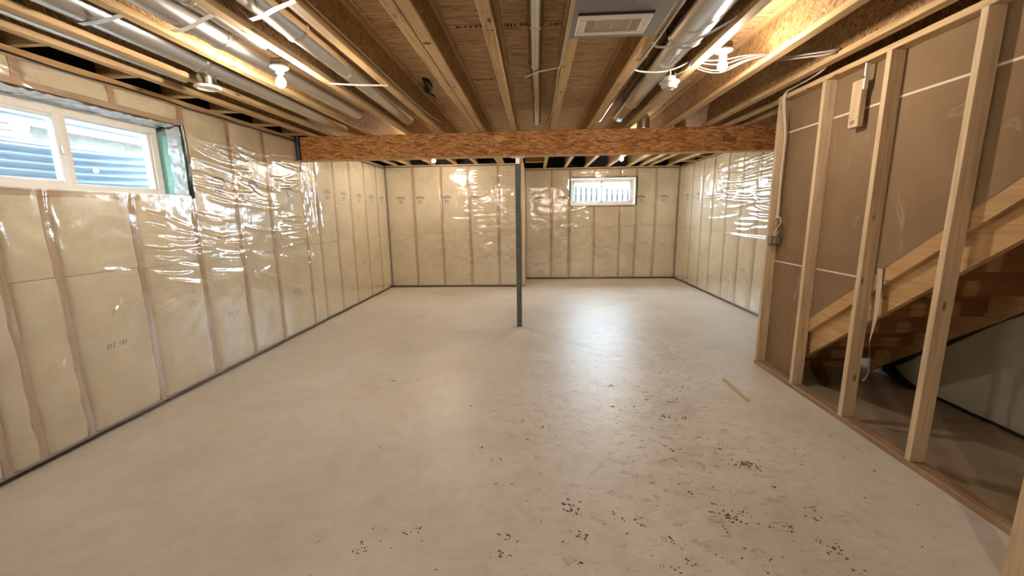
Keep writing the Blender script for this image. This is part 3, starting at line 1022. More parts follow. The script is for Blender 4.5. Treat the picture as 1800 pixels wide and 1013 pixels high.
# ------------------------------------------------------------------ windows
def window_left():
    w = struct(empty('window_1', (XL - 0.22, 2.82, WIN1[2])), 'sliding basement window in the left wall over a steel window well')
    xf0, xf1 = -3.385, -3.315
    y0, y1, z0, z1 = WIN1[0] + 0.015, WIN1[1] - 0.03, WIN1[2] + 0.012, WIN1[3] - 0.015
    fr = MB()
    t = 0.052
    fr.box(xf0, xf1, y0, y1, z0, z0 + t, M['vinyl'], bev=0.004)
    fr.box(xf0, xf1, y0, y1, z1 - t - 0.012, z1, M['vinyl'], bev=0.004)
    fr.box(xf0, xf1, y0, y0 + t, z0 + t, z1 - t, M['vinyl'], bev=0.004)
    fr.box(xf0, xf1, y1 - t - 0.01, y1, z0 + t, z1 - t, M['vinyl'], bev=0.004)
    fr.box(xf0, xf1 - 0.004, 2.835, 2.872, z0 + t, z1 - t, M['vinyl'], bev=0.003)
    fr.box(xf0, xf1 - 0.012, y1 - t - 0.030, y1 - t - 0.012, z0 + t, z1 - t, M['vinyl'], bev=0.003)
    fr.build('window_frame', w)
    sa = MB()
    ya, yb = y0 + t, 2.832
    sa.box(xf0 + 0.02, xf1 + 0.006, yb - 0.052, yb, z0 + t - 0.01, z1 - t, M['vinyl_blue'], bev=0.004)
    sa.box(xf0 + 0.02, xf1 - 0.004, ya, ya + 0.04, z0 + t - 0.01, z1 - t, M['vinyl_blue'], bev=0.004)
    sa.box(xf0 + 0.02, xf1 - 0.004, ya, yb, z0 + t - 0.012, z0 + t + 0.02, M['vinyl_blue'], bev=0.004)
    sa.box(xf0 + 0.02, xf1 - 0.004, ya, yb, z1 - t - 0.03, z1 - t - 0.010, M['vinyl_blue'], bev=0.004)
    s = sa.build('sliding_sash', w)
    la = MB()
    la.box(xf1 + 0.004, xf1 + 0.022, yb - 0.036, yb - 0.010, 1.985, 2.045, M['vinyl_blue'], bev=0.005)
    la.build('sash_latch', s)
    one('glass_pane', s, M['glass'], xf0 + 0.035, xf0 + 0.041, ya + 0.035, yb - 0.05, z0 + t, z1 - t - 0.02)
    one('glass_pane', w, M['glass'], xf0 + 0.020, xf0 + 0.026, 2.868, y1 - t - 0.012, z0 + t, z1 - t)
    # reveal
    one('sill_board', w, M['white_plastic'], xf1, XL - 0.004, WIN1[0], WIN1[1], WIN1[2] - 0.003, WIN1[2] + 0.012)
    u = np.linspace(WIN1[0], WIN1[1], 130); v = np.linspace(0, 1, 22)
    hh = smooth_noise(u, v * 0.2, 0.035, 0.016, 12)
    P = np.zeros((130, 22, 3)); P[..., 0] = (XL + (xf1 - 0.0 - XL) * v)[None, :]; P[..., 1] = u[:, None]
    P[..., 2] = WIN1[3] - 0.002 - hh
    grid_object('reveal_film', w, P, M['poly_white'])
    one('green_gasket', w, M['green_foam'], XL - 0.215, XL - 0.002, WIN1[1] - 0.012, WIN1[1], WIN1[2], WIN1[3])
    u = np.linspace(XL - 0.12, XL + 0.006, 22); v = np.linspace(WIN1[2] + 0.01, WIN1[3] - 0.01, 70)
    hh = smooth_noise(u, v, 0.04, 0.02, 19)
    P = np.zeros((22, 70, 3)); P[..., 0] = u[:, None]; P[..., 1] = WIN1[1] - 0.014 - hh; P[..., 2] = v[None, :]
    grid_object('reveal_film', w, P, M['poly_white'])
    ta = MB()
    def bead(pts, r):
        q = [(p[0], p[1] + random.uniform(-.006, .006), p[2] + random.uniform(-.006, .006)) for p in catmull(pts, 5)]
        ta.tube(q, r, M['sealant'], n=7, smooth_pts=1)
    bead([(XL + 0.012, WIN1[1] + 0.004, WIN1[2] - 0.02), (XL + 0.016, WIN1[1] + 0.008, 1.9), (XL + 0.016, WIN1[1] + 0.006, 2.15), (XL + 0.014, WIN1[1], WIN1[3])], 0.017)
    bead([(XL + 0.014, WIN1[1], WIN1[3]), (XL - 0.1, WIN1[1] - 0.015, WIN1[3] - 0.012), (XL - 0.2, WIN1[1] - 0.02, WIN1[3] - 0.03)], 0.016)
    bead([(XL + 0.012, WIN1[1], WIN1[2] - 0.004), (XL - 0.1, WIN1[1] - 0.02, WIN1[2] + 0.014), (XL - 0.19, WIN1[1] - 0.03, WIN1[2] + 0.016)], 0.009)
    ta.build('sealant_bead', w)
    # the plastic's turned-in lip along head and sill
    lip = MB()
    lip.tube([(XL + 0.008, y, WIN1[2] + random.uniform(-.004, .004)) for y in np.arange(WIN1[0], WIN1[1], 0.12)], 0.007, M['white_plastic'], n=6, smooth_pts=2)
    lip.build('sheet_lip', w)
    adopt(w)
    for c in w.children:
        for g in c.children:
            g.matrix_parent_inverse = Matrix.Identity(4)
window_left()

def window_rear():
    w = struct(empty('window_2', (1.56, YR + 0.13, WIN2[2])), 'small two-pane sliding window in the rear alcove wall')
    x0, x1, z0, z1 = WIN2[0] + 0.02, WIN2[1] - 0.02, WIN2[2] + 0.02, WIN2[3] - 0.02
    yf0, yf1 = YR + 0.12, YR + 0.19
    t = 0.05
    fr = MB()
    fr.box(x0, x1, yf0, yf1, z0, z0 + t, M['vinyl'], bev=0.004)
    fr.box(x0, x1, yf0, yf1, z1 - t, z1, M['vinyl'], bev=0.004)
    fr.box(x0, x0 + t, yf0, yf1, z0 + t, z1 - t, M['vinyl'], bev=0.004)
    fr.box(x1 - t, x1, yf0, yf1, z0 + t, z1 - t, M['vinyl'], bev=0.004)
    fr.build('window_frame', w)
    xm = 1.555
    sa = MB()
    for (a, c, yo) in ((x0 + t, xm + 0.02, 0.03), (xm - 0.02, x1 - t, 0.006)):
        sa = MB()
        ya, yb = yf0 + yo, yf0 + yo + 0.024
        sa.box(a, c, ya, yb, z0 + t, z0 + t + 0.03, M['vinyl_blue'], bev=0.003)
        sa.box(a, c, ya, yb, z1 - t - 0.03, z1 - t, M['vinyl_blue'], bev=0.003)
        sa.box(a, a + 0.036, ya, yb, z0 + t, z1 - t, M['vinyl_blue'], bev=0.003)
        sa.box(c - 0.036, c, ya, yb, z0 + t, z1 - t, M['vinyl_blue'], bev=0.003)
        s = sa.build('sliding_sash', w)
        one('glass_pane', s, M['glass'], a + 0.02, c - 0.02, ya + 0.009, ya + 0.014, z0 + t + 0.02, z1 - t - 0.02)
    one('sill_board', w, M['white_plastic'], WIN2[0], WIN2[1], YR - 0.012, yf0, WIN2[2] - 0.002, WIN2[2] + 0.02)
    one('head_board', w, M['white_plastic'], WIN2[0], WIN2[1], YR - 0.012, yf0, WIN2[3] - 0.02, WIN2[3])
    one('green_gasket', w, M['green_foam'], WIN2[0], WIN2[0] + 0.014, YR - 0.004, yf0, WIN2[2] + 0.02, WIN2[3] - 0.02)
    one('side_board', w, M['white_plastic'], WIN2[1] - 0.02, WIN2[1], YR - 0.012, yf0, WIN2[2] + 0.02, WIN2[3] - 0.02)
    ta = MB()
    for pts in ([(WIN2[0] - 0.012, YR - 0.016, WIN2[2]), (WIN2[0] - 0.012, YR - 0.018, WIN2[3])],
                [(WIN2[1] + 0.014, YR - 0.016, WIN2[2]), (WIN2[1] + 0.014, YR - 0.018, WIN2[3] + 0.02)],
                [(WIN2[0], YR - 0.016, WIN2[2] - 0.012), (WIN2[1], YR - 0.016, WIN2[2] - 0.012)],
                [(WIN2[0], YR - 0.016, WIN2[3] + 0.012), (WIN2[1], YR - 0.016, WIN2[3] + 0.014)]):
        a, c = Vector(pts[0]), Vector(pts[1])
        n = 12
        q = [a.lerp(c, k / n) + Vector((random.uniform(-.004, .004), 0, random.uniform(-.004, .004))) for k in range(n + 1)]
        ta.tube(q, 0.013 if pts[0][0] > 2 else 0.008, M['sealant'], n=6, smooth_pts=1)
    ta.build('sealant_bead', w)
    adopt(w)
    for c in w.children:
        for g in c.children:
            g.matrix_parent_inverse = Matrix.Identity(4)
window_rear()

# ------------------------------------------------------------------ outside
ground = struct(MB().build('ground') if False else one('ground', None, M['ground'], -6.2, 12, YR + 0.33, 30, 1.50, 1.56))
ground['label'] = 'bare ground outside the windows'
g2 = struct(one('ground', None, M['ground'], -6.2, FX - 0.95, -4, YR + 0.3, 1.50, 1.56)); g2['label'] = 'side yard ground left of the house'
g3 = struct(one('ground', None, M['ground'], -4.7, FX - 0.25, 1.0, 4.6, 1.15, 1.2)); g3['label'] = 'gravel bottom of the window well'

def window_well():
    root = tag(empty('window_well', (FX - 0.25, 2.82, 1.2)), 'corrugated steel window well curving outside the left window', 'window well')
    # half-round in plan, corrugated up the wall
    nA, nz = 40, 120
    zt = 2.195
    P = np.zeros((nA, nz, 3))
    z = np.linspace(1.18, zt, nz)
    cx, yc = FX - 0.25, 2.82
    for i in range(nA):
        a = math.pi * i / (nA - 1)
        for j in range(nz):
            rr = 0.014 * math.sin(2 * math.pi * z[j] / 0.068)
            sx, sy_ = 0.92 + rr, 1.45 + rr
            ca, sa_ = math.cos(a), math.sin(a)
            e = 0.55
            P[i, j] = (cx - sx * abs(sa_) ** e, yc + sy_ * math.copysign(abs(ca) ** e, ca), z[j])
    o = grid_object('corrugated_wall', root, P, M['corrugated'])
    b = MB()
    b.tube([tuple(P[i, -1]) for i in range(nA)], 0.012, M['strap'], n=6, smooth_pts=1)
    b.build('rolled_rim', root)
    adopt(root)
window_well()

def neighbour():
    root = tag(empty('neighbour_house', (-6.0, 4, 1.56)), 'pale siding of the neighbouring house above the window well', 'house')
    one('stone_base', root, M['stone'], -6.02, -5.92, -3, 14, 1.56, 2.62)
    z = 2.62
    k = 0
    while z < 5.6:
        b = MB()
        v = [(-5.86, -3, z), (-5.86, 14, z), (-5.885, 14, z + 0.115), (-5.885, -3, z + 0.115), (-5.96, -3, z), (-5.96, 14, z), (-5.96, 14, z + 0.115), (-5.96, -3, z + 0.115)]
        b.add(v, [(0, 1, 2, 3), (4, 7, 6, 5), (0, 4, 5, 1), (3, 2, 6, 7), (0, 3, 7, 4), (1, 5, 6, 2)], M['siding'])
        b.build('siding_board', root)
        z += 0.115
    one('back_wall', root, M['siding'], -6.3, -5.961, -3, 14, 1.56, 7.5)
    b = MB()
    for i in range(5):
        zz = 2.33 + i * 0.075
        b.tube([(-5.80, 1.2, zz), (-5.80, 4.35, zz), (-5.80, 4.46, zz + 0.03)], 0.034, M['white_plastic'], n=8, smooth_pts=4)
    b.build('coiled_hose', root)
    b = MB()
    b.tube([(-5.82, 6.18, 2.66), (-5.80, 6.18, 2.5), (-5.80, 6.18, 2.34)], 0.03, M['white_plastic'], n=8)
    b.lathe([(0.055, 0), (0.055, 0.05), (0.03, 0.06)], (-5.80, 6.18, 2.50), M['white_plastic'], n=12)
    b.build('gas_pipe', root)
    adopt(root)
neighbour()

def fence():
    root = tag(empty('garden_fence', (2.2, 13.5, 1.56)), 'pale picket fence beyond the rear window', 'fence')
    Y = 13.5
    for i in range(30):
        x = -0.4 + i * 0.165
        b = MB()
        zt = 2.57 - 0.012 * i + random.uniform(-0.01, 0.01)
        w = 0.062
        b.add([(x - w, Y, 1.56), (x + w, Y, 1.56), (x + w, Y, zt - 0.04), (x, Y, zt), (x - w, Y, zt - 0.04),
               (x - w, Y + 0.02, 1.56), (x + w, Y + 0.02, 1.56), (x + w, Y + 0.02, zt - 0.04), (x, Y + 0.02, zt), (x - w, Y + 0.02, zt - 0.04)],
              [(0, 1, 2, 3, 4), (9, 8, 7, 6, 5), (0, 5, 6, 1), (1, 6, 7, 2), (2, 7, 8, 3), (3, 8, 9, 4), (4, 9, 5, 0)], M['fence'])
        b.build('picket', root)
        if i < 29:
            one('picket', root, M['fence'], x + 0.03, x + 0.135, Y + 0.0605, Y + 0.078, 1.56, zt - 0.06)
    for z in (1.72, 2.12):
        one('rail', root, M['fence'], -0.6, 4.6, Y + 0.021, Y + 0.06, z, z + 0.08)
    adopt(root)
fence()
up = struct(one('unseen_upper_storey', None, M['siding'], FX - 0.25, XR + 0.6, YN - 0.4, YR + 0.32, ZS + 0.06, 7.0))  # unseen house block, sized to keep daylight off the side yard
up['label'] = 'unseen house block above the basement, put up to shade the side yard'

# ------------------------------------------------------------------ beam and post
beam = tag(one('support_beam', None, M['osb_beam'], XL + 0.012, XR - 0.02, 5.40, 5.53, 2.262, ZJ - 0.001, bev=0.003),
           'orange strand-lumber beam spanning the room under the joists', 'beam')
one('bottom_lamination', beam, M['pine_x'], XL + 0.012, XR - 0.02, 5.397, 5.533, 2.255, 2.2615)
b = MB()
q = [(XL + 0.035, 5.385, 2.262 + k * 0.03 + random.uniform(-.004, .004)) for k in range(11)]
b.tube(q, [0.03 + random.uniform(-0.004, 0.004) for _ in q], M['sealant'], n=8, smooth_pts=1)
b.build('end_sealant', beam)
b = MB()
for k in range(9):
    x = 2.33 + k * 0.018
    b.box(x, x + 0.010, 5.3985, 5.3995, 2.36 + random.uniform(0, 0.02), 2.41, M['ink_dark'])
b.build('ink_stamp', beam)

post = tag(empty('steel_post', (-0.213, 5.46, 0)), 'slim blue-grey steel post holding up the beam', 'post')
b = MB(); b.box(-0.2475, -0.1785, 5.426, 5.495, 0.008, 2.165, M['post'], bev=0.004); b.build('shaft', post)
b = MB(); b.lathe([(0.023, 0), (0.023, 0.078)], (-0.213, 5.46, 2.165), M['dark_metal'], n=14); b.build('screw_jack', post)
one('top_plate', post, M['dark_metal'], -0.30, -0.125, 5.41, 5.515, 2.243, 2.2545, bev=0.002)
one('base_plate', post, M['post'], -0.2485, -0.1775, 5.425, 5.496, 0.0, 0.009)
adopt(post)

# ------------------------------------------------------------------ stud partition by the stairs
part = struct(empty('wall_partition', (XS, 1.5, 0)), 'open stud partition beside the basement stairs')
one('bottom_plate', part, M['pine_plate'], XS, XS + 0.089, YN, STAIR_END, 0.0, 0.038, bev=0.003)
one('top_plate', part, M['pine_y'], XS, XS + 0.089, YN, STAIR_END, 2.495, 2.533, bev=0.003)
for y in (4.043, 3.449, 2.87, 2.319, 1.737, 1.14, 0.53, -0.07, -0.68, -1.29):
    # y is the near edge that the picture shows for all but the end stud
    ylo, yhi = (4.024, 4.062) if y == 4.043 else (y, y + 0.038)
    w = XS + 0.089
    one('stud', part, M['pine_z'], XS + 0.001, w, ylo, yhi, 0.038, 2.495, bev=0.002)
one('stud', part, M['pine_z'], 1.938, 1.976, 1.478, 1.567, 0.0, 2.495, bev=0.003)
one('stud', part, M['pine_z'], XS - 0.038, XS - 0.001, 1.478, 1.567, 0.0, 2.495, bev=0.002)
one('top_plate', part, M['pine_x'], 1.938, XS - 0.001, 1.478, 1.567, 2.496, 2.534)
# drywall on the stairwell side: three rows of panels, the lower ones cut along the stairs
def slope_top(y):
    if y > 3.47:
        return -1.0
    return 0.640 + 0.774 * (3.433 - y) + 0.008
xd0, xd1 = XS + 0.0905, XS + 0.1025
def drywall_panel(y0, y1, z0, z1):
    """panel clipped above the stair line"""
    poly = []
    ycut = lambda z: 3.433 - (z - 0.648) / 0.774
    pts = [(y0, z0), (y1, z0), (y1, z1), (y0, z1)]
    out = []
    for i in range(4):
        a, c = pts[i], pts[(i + 1) % 4]
        ia, ic = a[1] >= slope_top(a[0]) , c[1] >= slope_top(c[0])
        if ia:
            out.append(a)
        if ia != ic:
            lo, hi = 0.0, 1.0
            fa = a[1] - slope_top(a[0]); fc = c[1] - slope_top(c[0])
            t = fa / (fa - fc)
            out.append((a[0] + (c[0] - a[0]) * t, a[1] + (c[1] - a[1]) * t))
    if len(out) < 3:
        return
    n = len(out)
    b = MB()
    b.add([(xd0, y, z) for y, z in out] + [(xd1, y, z) for y, z in out],
          [tuple(range(n)), tuple(range(2 * n - 1, n - 1, -1))], M['drywall'])
    b.add([(xd0, y, z) for y, z in out] + [(xd1, y, z) for y, z in out],
          [(i, (i + 1) % n, n + (i + 1) % n, n + i) for i in range(n)], M['gypsum'])
    b.build('drywall_panel', part)
for (z0, z1) in ((0.04, 1.042), (1.050, 2.214), (2.223, 2.56)):
    for (y0, y1) in ((YN, -0.7), (-0.69, 1.75), (1.76, STAIR_END)):
        if y1 == STAIR_END and z0 < 1.2:
            drywall_panel(3.4701, y1, z0, z1)
            drywall_panel(y0, 3.47, z0, z1)
        else:
            drywall_panel(y0, y1, z0, z1)
# pale gypsum showing in the joints
for zc, h_ in ((1.046, 0.006), (2.2185, 0.007)):
    ys_ = 3.433 - (zc - 0.66) / 0.774
    one('joint_strip', part, M['gypsum'], xd0 - 0.001, xd1 - 0.002, max(ys_, YN) if zc < 2 else 1.5, STAIR_END, zc - h_, zc + h_)
adopt(part)

# ------------------------------------------------------------------ stairs
stairs = tag(empty('staircase', (2.8, 3.9, 0)), 'unfinished wooden staircase rising behind the stud partition', 'staircase')
def sloped(name, x0, x1, off0, off1, ya, yb, mat, parent, plumb=True):
    """board between two sloping lines z = off + .774 * (3.433 - y)"""
    L = lambda y, o: o + 0.774 * (3.433 - y)
    v = []
    for x in (x0, x1):
        for y, o in ((ya, off0), (yb, off0), (yb, off1), (ya, off1)):
            v.append((x, y, max(0.0, L(y, o))))
    b = MB()
    b.add(v, [(0, 1, 2, 3), (7, 6, 5, 4), (0, 4, 5, 1), (1, 5, 6, 2), (2, 6, 7, 3), (3, 7, 4, 0)], mat)
    return b.build(name, parent)
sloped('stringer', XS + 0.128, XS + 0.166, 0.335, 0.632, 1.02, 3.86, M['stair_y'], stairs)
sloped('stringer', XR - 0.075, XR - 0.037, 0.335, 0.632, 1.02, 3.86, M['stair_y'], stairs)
sloped('stringer_ledger', XS + 0.0905, XS + 0.1275, 0.528, 0.640, 2.80, 3.469, M['stair_y'], stairs)
sloped('stringer_ledger', XS + 0.0905, XS + 0.1275, 0.528, 0.640, 1.02, 2.79, M['stair_y'], stairs)
for k in range(1, 12):
    nose = 4.03 - 0.254 * (k - 1)
    zt = 0.1966 * k
    if zt > 2.6:
        break
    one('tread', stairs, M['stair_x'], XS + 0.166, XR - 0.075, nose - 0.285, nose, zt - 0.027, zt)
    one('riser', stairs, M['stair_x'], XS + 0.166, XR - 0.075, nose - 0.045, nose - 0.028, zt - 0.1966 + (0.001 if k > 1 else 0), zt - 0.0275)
adopt(stairs)
# splinters standing on the ledger's edge
for y in np.arange(3.02, 3.42, 0.055):
    zz = slope_top(y) - 0.012
    b = MB(); b.tube([(XS + 0.10, y, zz), (XS + 0.098, y + random.uniform(-.012, .012), zz + random.uniform(0.012, 0.03))], 0.004, M['dirt'], n=5, smooth_pts=1)
    o = b.build('splinter', stairs); o.matrix_parent_inverse = Matrix.Translation(stairs.location).inverted()

# torn paper strip hanging from the stringer
b = MB()
path = [(2.815, 1.13, 0.020), (2.812, 1.05, 0.022), (2.80, 0.90, 0.026), (2.79, 0.78, 0.022), (2.80, 0.62, 0.012), (2.79, 0.48, 0.010), (2.795, 0.40, 0.007), (2.82, 0.335, 0.001)]
pp = catmull([(XS + 0.074 + 0.008 * math.sin(i * 1.3), y, z) for i, (y, z, w) in enumerate(path)], 5)
ww = np.interp(np.linspace(0, 1, len(pp)), np.linspace(0, 1, len(path)), [w for _, _, w in path])
v, f = [], []
for i, p in enumerate(pp):
    jt = random.uniform(-0.002, 0.002)
    tw = i * 0.05
    v += [(p.x - 0.010 * math.sin(tw), p.y - ww[i] + jt, p.z), (p.x + 0.010 * math.sin(tw), p.y + ww[i] + jt, p.z),
          (p.x + 0.0015 - 0.010 * math.sin(tw), p.y - ww[i] + jt, p.z), (p.x + 0.0015 + 0.010 * math.sin(tw), p.y + ww[i] + jt, p.z)]
for i in range(len(pp) - 1):
    a = 4 * i
    f += [(a, a + 1, a + 5, a + 4), (a + 2, a + 6, a + 7, a + 3), (a, a + 4, a + 6, a + 2), (a + 1, a + 3, a + 7, a + 5)]
b.add(v, f, M['paper'])
tag(b.build('paper_strip'), 'torn pale paper strip hanging from the stair stringer', 'paper strip')

# wood block hung on the drywall by a white metal bracket
wbk = tag(empty('wood_block', (XS + 0.02, 3.18, 2.09)), 'short lumber offcut with metal bracket hanging by the top plate', 'wood block')
xb0, xb1 = XS + 0.0, XS + 0.038
b = MB(); b.box(XS + 0.02, XS + 0.058, 3.105, 3.195, 2.09, 2.40, M['pine_z'], bev=0.002); b.build('block_body', wbk)
b = MB()
b.box(XS + 0.022, XS + 0.025, 3.088, 3.104, 2.33, 2.495, M['white_metal'])
b.box(XS + 0.025, XS + 0.055, 3.100, 3.104, 2.33, 2.495, M['white_metal'])
b.box(XS + 0.015, XS + 0.022, 3.094, 3.100, 2.40, 2.412, M['ink_dark'])
b.build('metal_bracket', wbk)
b = MB()
for k, (y, z) in enumerate(((3.165, 2.115), (3.150, 2.115), (3.135, 2.115))):
    b.box(XS + 0.0185, XS + 0.0195, y, y + 0.010, z, z + 0.006, M['ink_dark'])
    b.box(XS + 0.0185, XS + 0.0195, y, y + 0.003, z, z + 0.02, M['ink_dark'])
    b.box(XS + 0.0185, XS + 0.0195, y + 0.002, y + 0.010, z + 0.015, z + 0.02, M['ink_dark'])
b.build('ink_stamp', wbk)
for y, z in ((3.15, 2.2), (3.18, 2.16), (3.11, 2.15)):
    b = MB(); b.lathe([(0.003, 0), (0.003, 0.002)], (XS + 0.018, y, z), M['dirt'], n=8, axis='x'); b.build('nail_head', wbk)
adopt(wbk)

# ------------------------------------------------------------------ electrical box and its cables on the end stud
eb = tag(empty('electrical_box', (XS - 0.02, 3.98, 1.22)), 'small metal switch box low on the end stud with cables coiled above', 'electrical box')
b = MB(); b.box(XS - 0.004, XS + 0.066, 3.962, 4.022, 1.215, 1.285, M['box_steel'], bev=0.003); b.build('box_body', eb)
b = MB(); b.box(XS + 0.01, XS + 0.06, 3.925, 3.9615, 1.215, 1.275, M['box_steel'], bev=0.006); b.build('side_bracket', eb)
adopt(eb)
def cable(label, pts, r=0.0048, name='electrical_cable', group=None, n=6, sp=6):
    b = MB()
    for p in pts:
        b.tube(p, r, M['cable'], n=n, smooth_pts=sp)
    return tag(b.build(name), label, 'cable', group)
xc = XS + 0.03
runs = []
for i, d in enumerate((0.0, 0.012, 0.024, 0.036)):
    yk = 3.972 - d
    x = xc - 0.004 * i
    loop = [(2.17, 3.34 + d, 2.60), (2.172, 3.42 + d, 2.555), (2.185, 3.60 + d, 2.545), (2.20, 3.80 + d, 2.545), (XS - 0.014, 3.93 - d * 0.3, 2.548 - d * 0.2), (XS - 0.016, 3.965 - d, 2.50),
            (XS - 0.008, 3.975 - d, 2.43), (x, yk, 2.2), (x, yk + 0.005 * math.sin(i), 1.9), (x, yk - 0.004, 1.65), (x, yk - 0.004 * i, 1.47)]
    runs.append(loop)
for i, loop in enumerate(runs):
    end = loop[-1]
    cyy = (3.945, 3.93, 3.905, 3.89)[i]
    loop += [(xc - 0.01 * i, 3.97, 1.43), (xc - 0.012 * i, cyy, 1.462), (xc - 0.012 * i, cyy - 0.045, 1.45), (xc - 0.012 * i, cyy - 0.055, 1.41),
             (xc - 0.01 * i, cyy - 0.01, 1.37), (xc, 3.985 - 0.008 * i, 1.325), (xc, 3.99 - 0.008 * i, 1.282)]
cable('bundle of white cables running down the end stud to the switch box', runs, 0.0042, sp=5)

# ------------------------------------------------------------------ bare bulb lights
def bulb_light(c, label, power):
    """c: underside of the round base"""
    x, y, z = c
    r = tag(empty('bare_bulb_light', (x, y, z)), label, 'light', 'bare bulb ceiling lights')
    b = MB(); b.box(x - 0.048, x + 0.048, y - 0.04, y + 0.04, z + 0.018, z + 0.058, M['box_steel'], bev=0.012); b.build('junction_box', r)
    b = MB(); b.lathe([(0.050, 0.018), (0.057, 0.012), (0.057, 0.004), (0.048, -0.002), (0.028, -0.008), (0.0245, -0.022), (0.0235, -0.026), (0.0235, -0.034), (0.020, -0.036)], (x, y, z), M['white_plastic'], n=28)
    b.build('lamp_holder', r)
    b = MB(); b.lathe([(0.004, -0.0032), (0.004, -0.0005)], (x + 0.034, y - 0.026, z), M['dark_metal'], n=8); b.build('holder_screw', r)
    b = MB(); b.lathe([(0.013, -0.034), (0.013, -0.050), (0.018, -0.056)], (x, y, z), M['white_plastic'], n=14); b.build('bulb_neck', r)
    prof = [(0.016, -0.055), (0.024, -0.066), (0.030, -0.080), (0.031, -0.090), (0.028, -0.103), (0.021, -0.113), (0.011, -0.119), (0.002, -0.1205)]
    b = MB(); b.lathe(prof, (x, y, z), M['bulb_%.2f' % power], n=14); b.build('glowing_bulb', r)
    adopt(r)
bulb_light((-1.715, 2.875, 2.515), 'lit bare bulb between the duct and joist nearest the left window', 0.9)
bulb_light((1.270, 3.035, 2.575), 'lit bare bulb with white cables across it near the stud partition', 0.62)
bulb_light((-1.73, 7.20, 2.545), 'lit bare bulb beyond the beam, before the back wall', 1.05)
bulb_light((1.53, 7.50, 2.54), 'lit bare bulb beyond the beam, above the rear window', 1.05)

bulb_light((0.45, -0.95, 2.545), 'added fill bulb behind the viewpoint, over the near floor', 1.2)  # unseen bulb, added to brighten the near floor

# ------------------------------------------------------------------ smoke alarm
sx_, sy2, sz = 0.995, 3.27, 2.452
sm = tag(empty('smoke_alarm', (sx_, sy2, sz)), 'white smoke alarm dangling on a cable below the large duct', 'smoke alarm')
b = MB(); b.lathe([(0.062, 0.018), (0.072, 0.012), (0.073, 0.006), (0.068, 0.002), (0.060, -0.002), (0.0585, -0.010), (0.057, -0.012), (0.057, -0.020), (0.048, -0.034), (0.028, -0.041), (0.004, -0.042)], (sx_, sy2, sz), M['alarm_plastic'], n=32); b.build('alarm_body', sm)
b = MB(); b.lathe([(0.045, 0.018), (0.043, 0.045), (0.035, 0.048)], (sx_, sy2, sz), M['strap'], n=20); b.build('mounting_box', sm)
b = MB(); b.lathe([(0.014, -0.040), (0.013, -0.047), (0.004, -0.049)], (sx_ + 0.012, sy2 - 0.012, sz), M['alarm_plastic'], n=14); b.build('test_button', sm)
b = MB(); b.lathe([(0.0595, -0.0055), (0.0595, -0.0035)], (sx_, sy2, sz), M['ink'], n=32); b.build('vent_slot', sm)
b = MB(); b.tube([(sx_, sy2, sz + 0.046), (sx_ + 0.006, sy2, sz + 0.08), (sx_ - 0.002, sy2 + 0.02, sz + 0.10)], 0.005, M['cable'], n=7); b.build('supply_cable', sm)
adopt(sm)

# ------------------------------------------------------------------ ducts
def duct(label, sections, rings=(), straps=(), extra=None, mat='metal', name='metal_duct', elbow=None, group='round metal ducts between the joists'):
    root = tag(empty(name, sections[0][0]), label, 'duct', group)
    for (a, c, ra, rc) in sections:
        a, c = Vector(a), Vector(c)
        d = (c - a)
        n = max(2, int(d.length / 0.25))
        b = MB(); b.tube([a + d * (k / n) for k in range(n + 1)], [ra + (rc - ra) * k / n for k in range(n + 1)], M[mat], n=28, smooth_pts=1)
        b.build('duct_section', root)
    for (p, r, h) in rings:
        b = MB(); b.lathe([(r, -h), (r + 0.005, -h * 0.4), (r + 0.005, h * 0.4), (r, h)], p, M[mat], n=28, axis='y'); b.build('crimped_joint', root)
    for pts in straps:
        b = MB()
        a = [Vector(p) for p in pts]
        v, f = [], []
        for p in a:
            v += [p + Vector((0, -0.016, 0)), p + Vector((0, 0.016, 0)), p + Vector((0, -0.016, -0.0015)), p + Vector((0, 0.016, -0.0015))]
        for i in range(len(a) - 1):
            q = 4 * i
            f += [(q, q + 1, q + 5, q + 4), (q + 2, q + 6, q + 7, q + 3), (q, q + 4, q + 6, q + 2), (q + 1, q + 3, q + 7, q + 5)]
        b.add(v, f, M['strap'])
        b.build('hanger_strap', root)
    if extra:
        extra(root)
    adopt(root)
    return root

def boot(root):
    x, y = -2.455, 3.155
    b = MB(); b.lathe([(0.066, 0.10), (0.062, 0.07), (0.060, 0.0)], (x, y, 2.505), M['metal'], n=28); b.build('outlet_collar', root)
    b = MB(); b.lathe([(0.060, 0.012), (0.088, 0.012), (0.090, 0.004), (0.082, -0.004), (0.066, -0.006), (0.052, 0.004)], (x, y, 2.492), M['white_plastic'], n=32); b.build('outlet_ring', root)
duct('round metal duct with a white-ringed outlet collar over the left window', [((-2.375, YN, 2.645), (-2.375, 3.0, 2.645), 0.088, 0.088), ((-2.375, 2.99, 2.645), (-2.375, 5.2, 2.645), 0.085, 0.085)],
     rings=[((-2.375, 3.0, 2.645), 0.089, 0.02)], straps=[[(-2.50, 2.27, 2.60), (-2.42, 2.26, 2.556), (-2.30, 2.24, 2.553), (-2.165, 2.20, 2.552), (-2.10, 2.18, 2.555)]], extra=boot)
duct('bright metal duct crossing above the nearer left bulb', [((-1.955, YN, 2.650), (-1.955, 2.65, 2.650), 0.080, 0.080), ((-1.955, 2.64, 2.650), (-1.93, 4.6, 2.650), 0.077, 0.077)],
     rings=[((-1.955, 2.66, 2.650), 0.081, 0.018)], straps=[[(-2.05, 2.42, 2.575), (-1.98, 2.39, 2.560), (-1.85, 2.33, 2.557), (-1.73, 2.26, 2.556), (-1.64, 2.22, 2.556)]])
duct('thinner metal duct running beside the bright duct', [((-1.755, YN, 2.66), (-1.755, 2.80, 2.66), 0.062, 0.062)],
     rings=[((-1.755, 2.2, 2.66), 0.063, 0.015)])
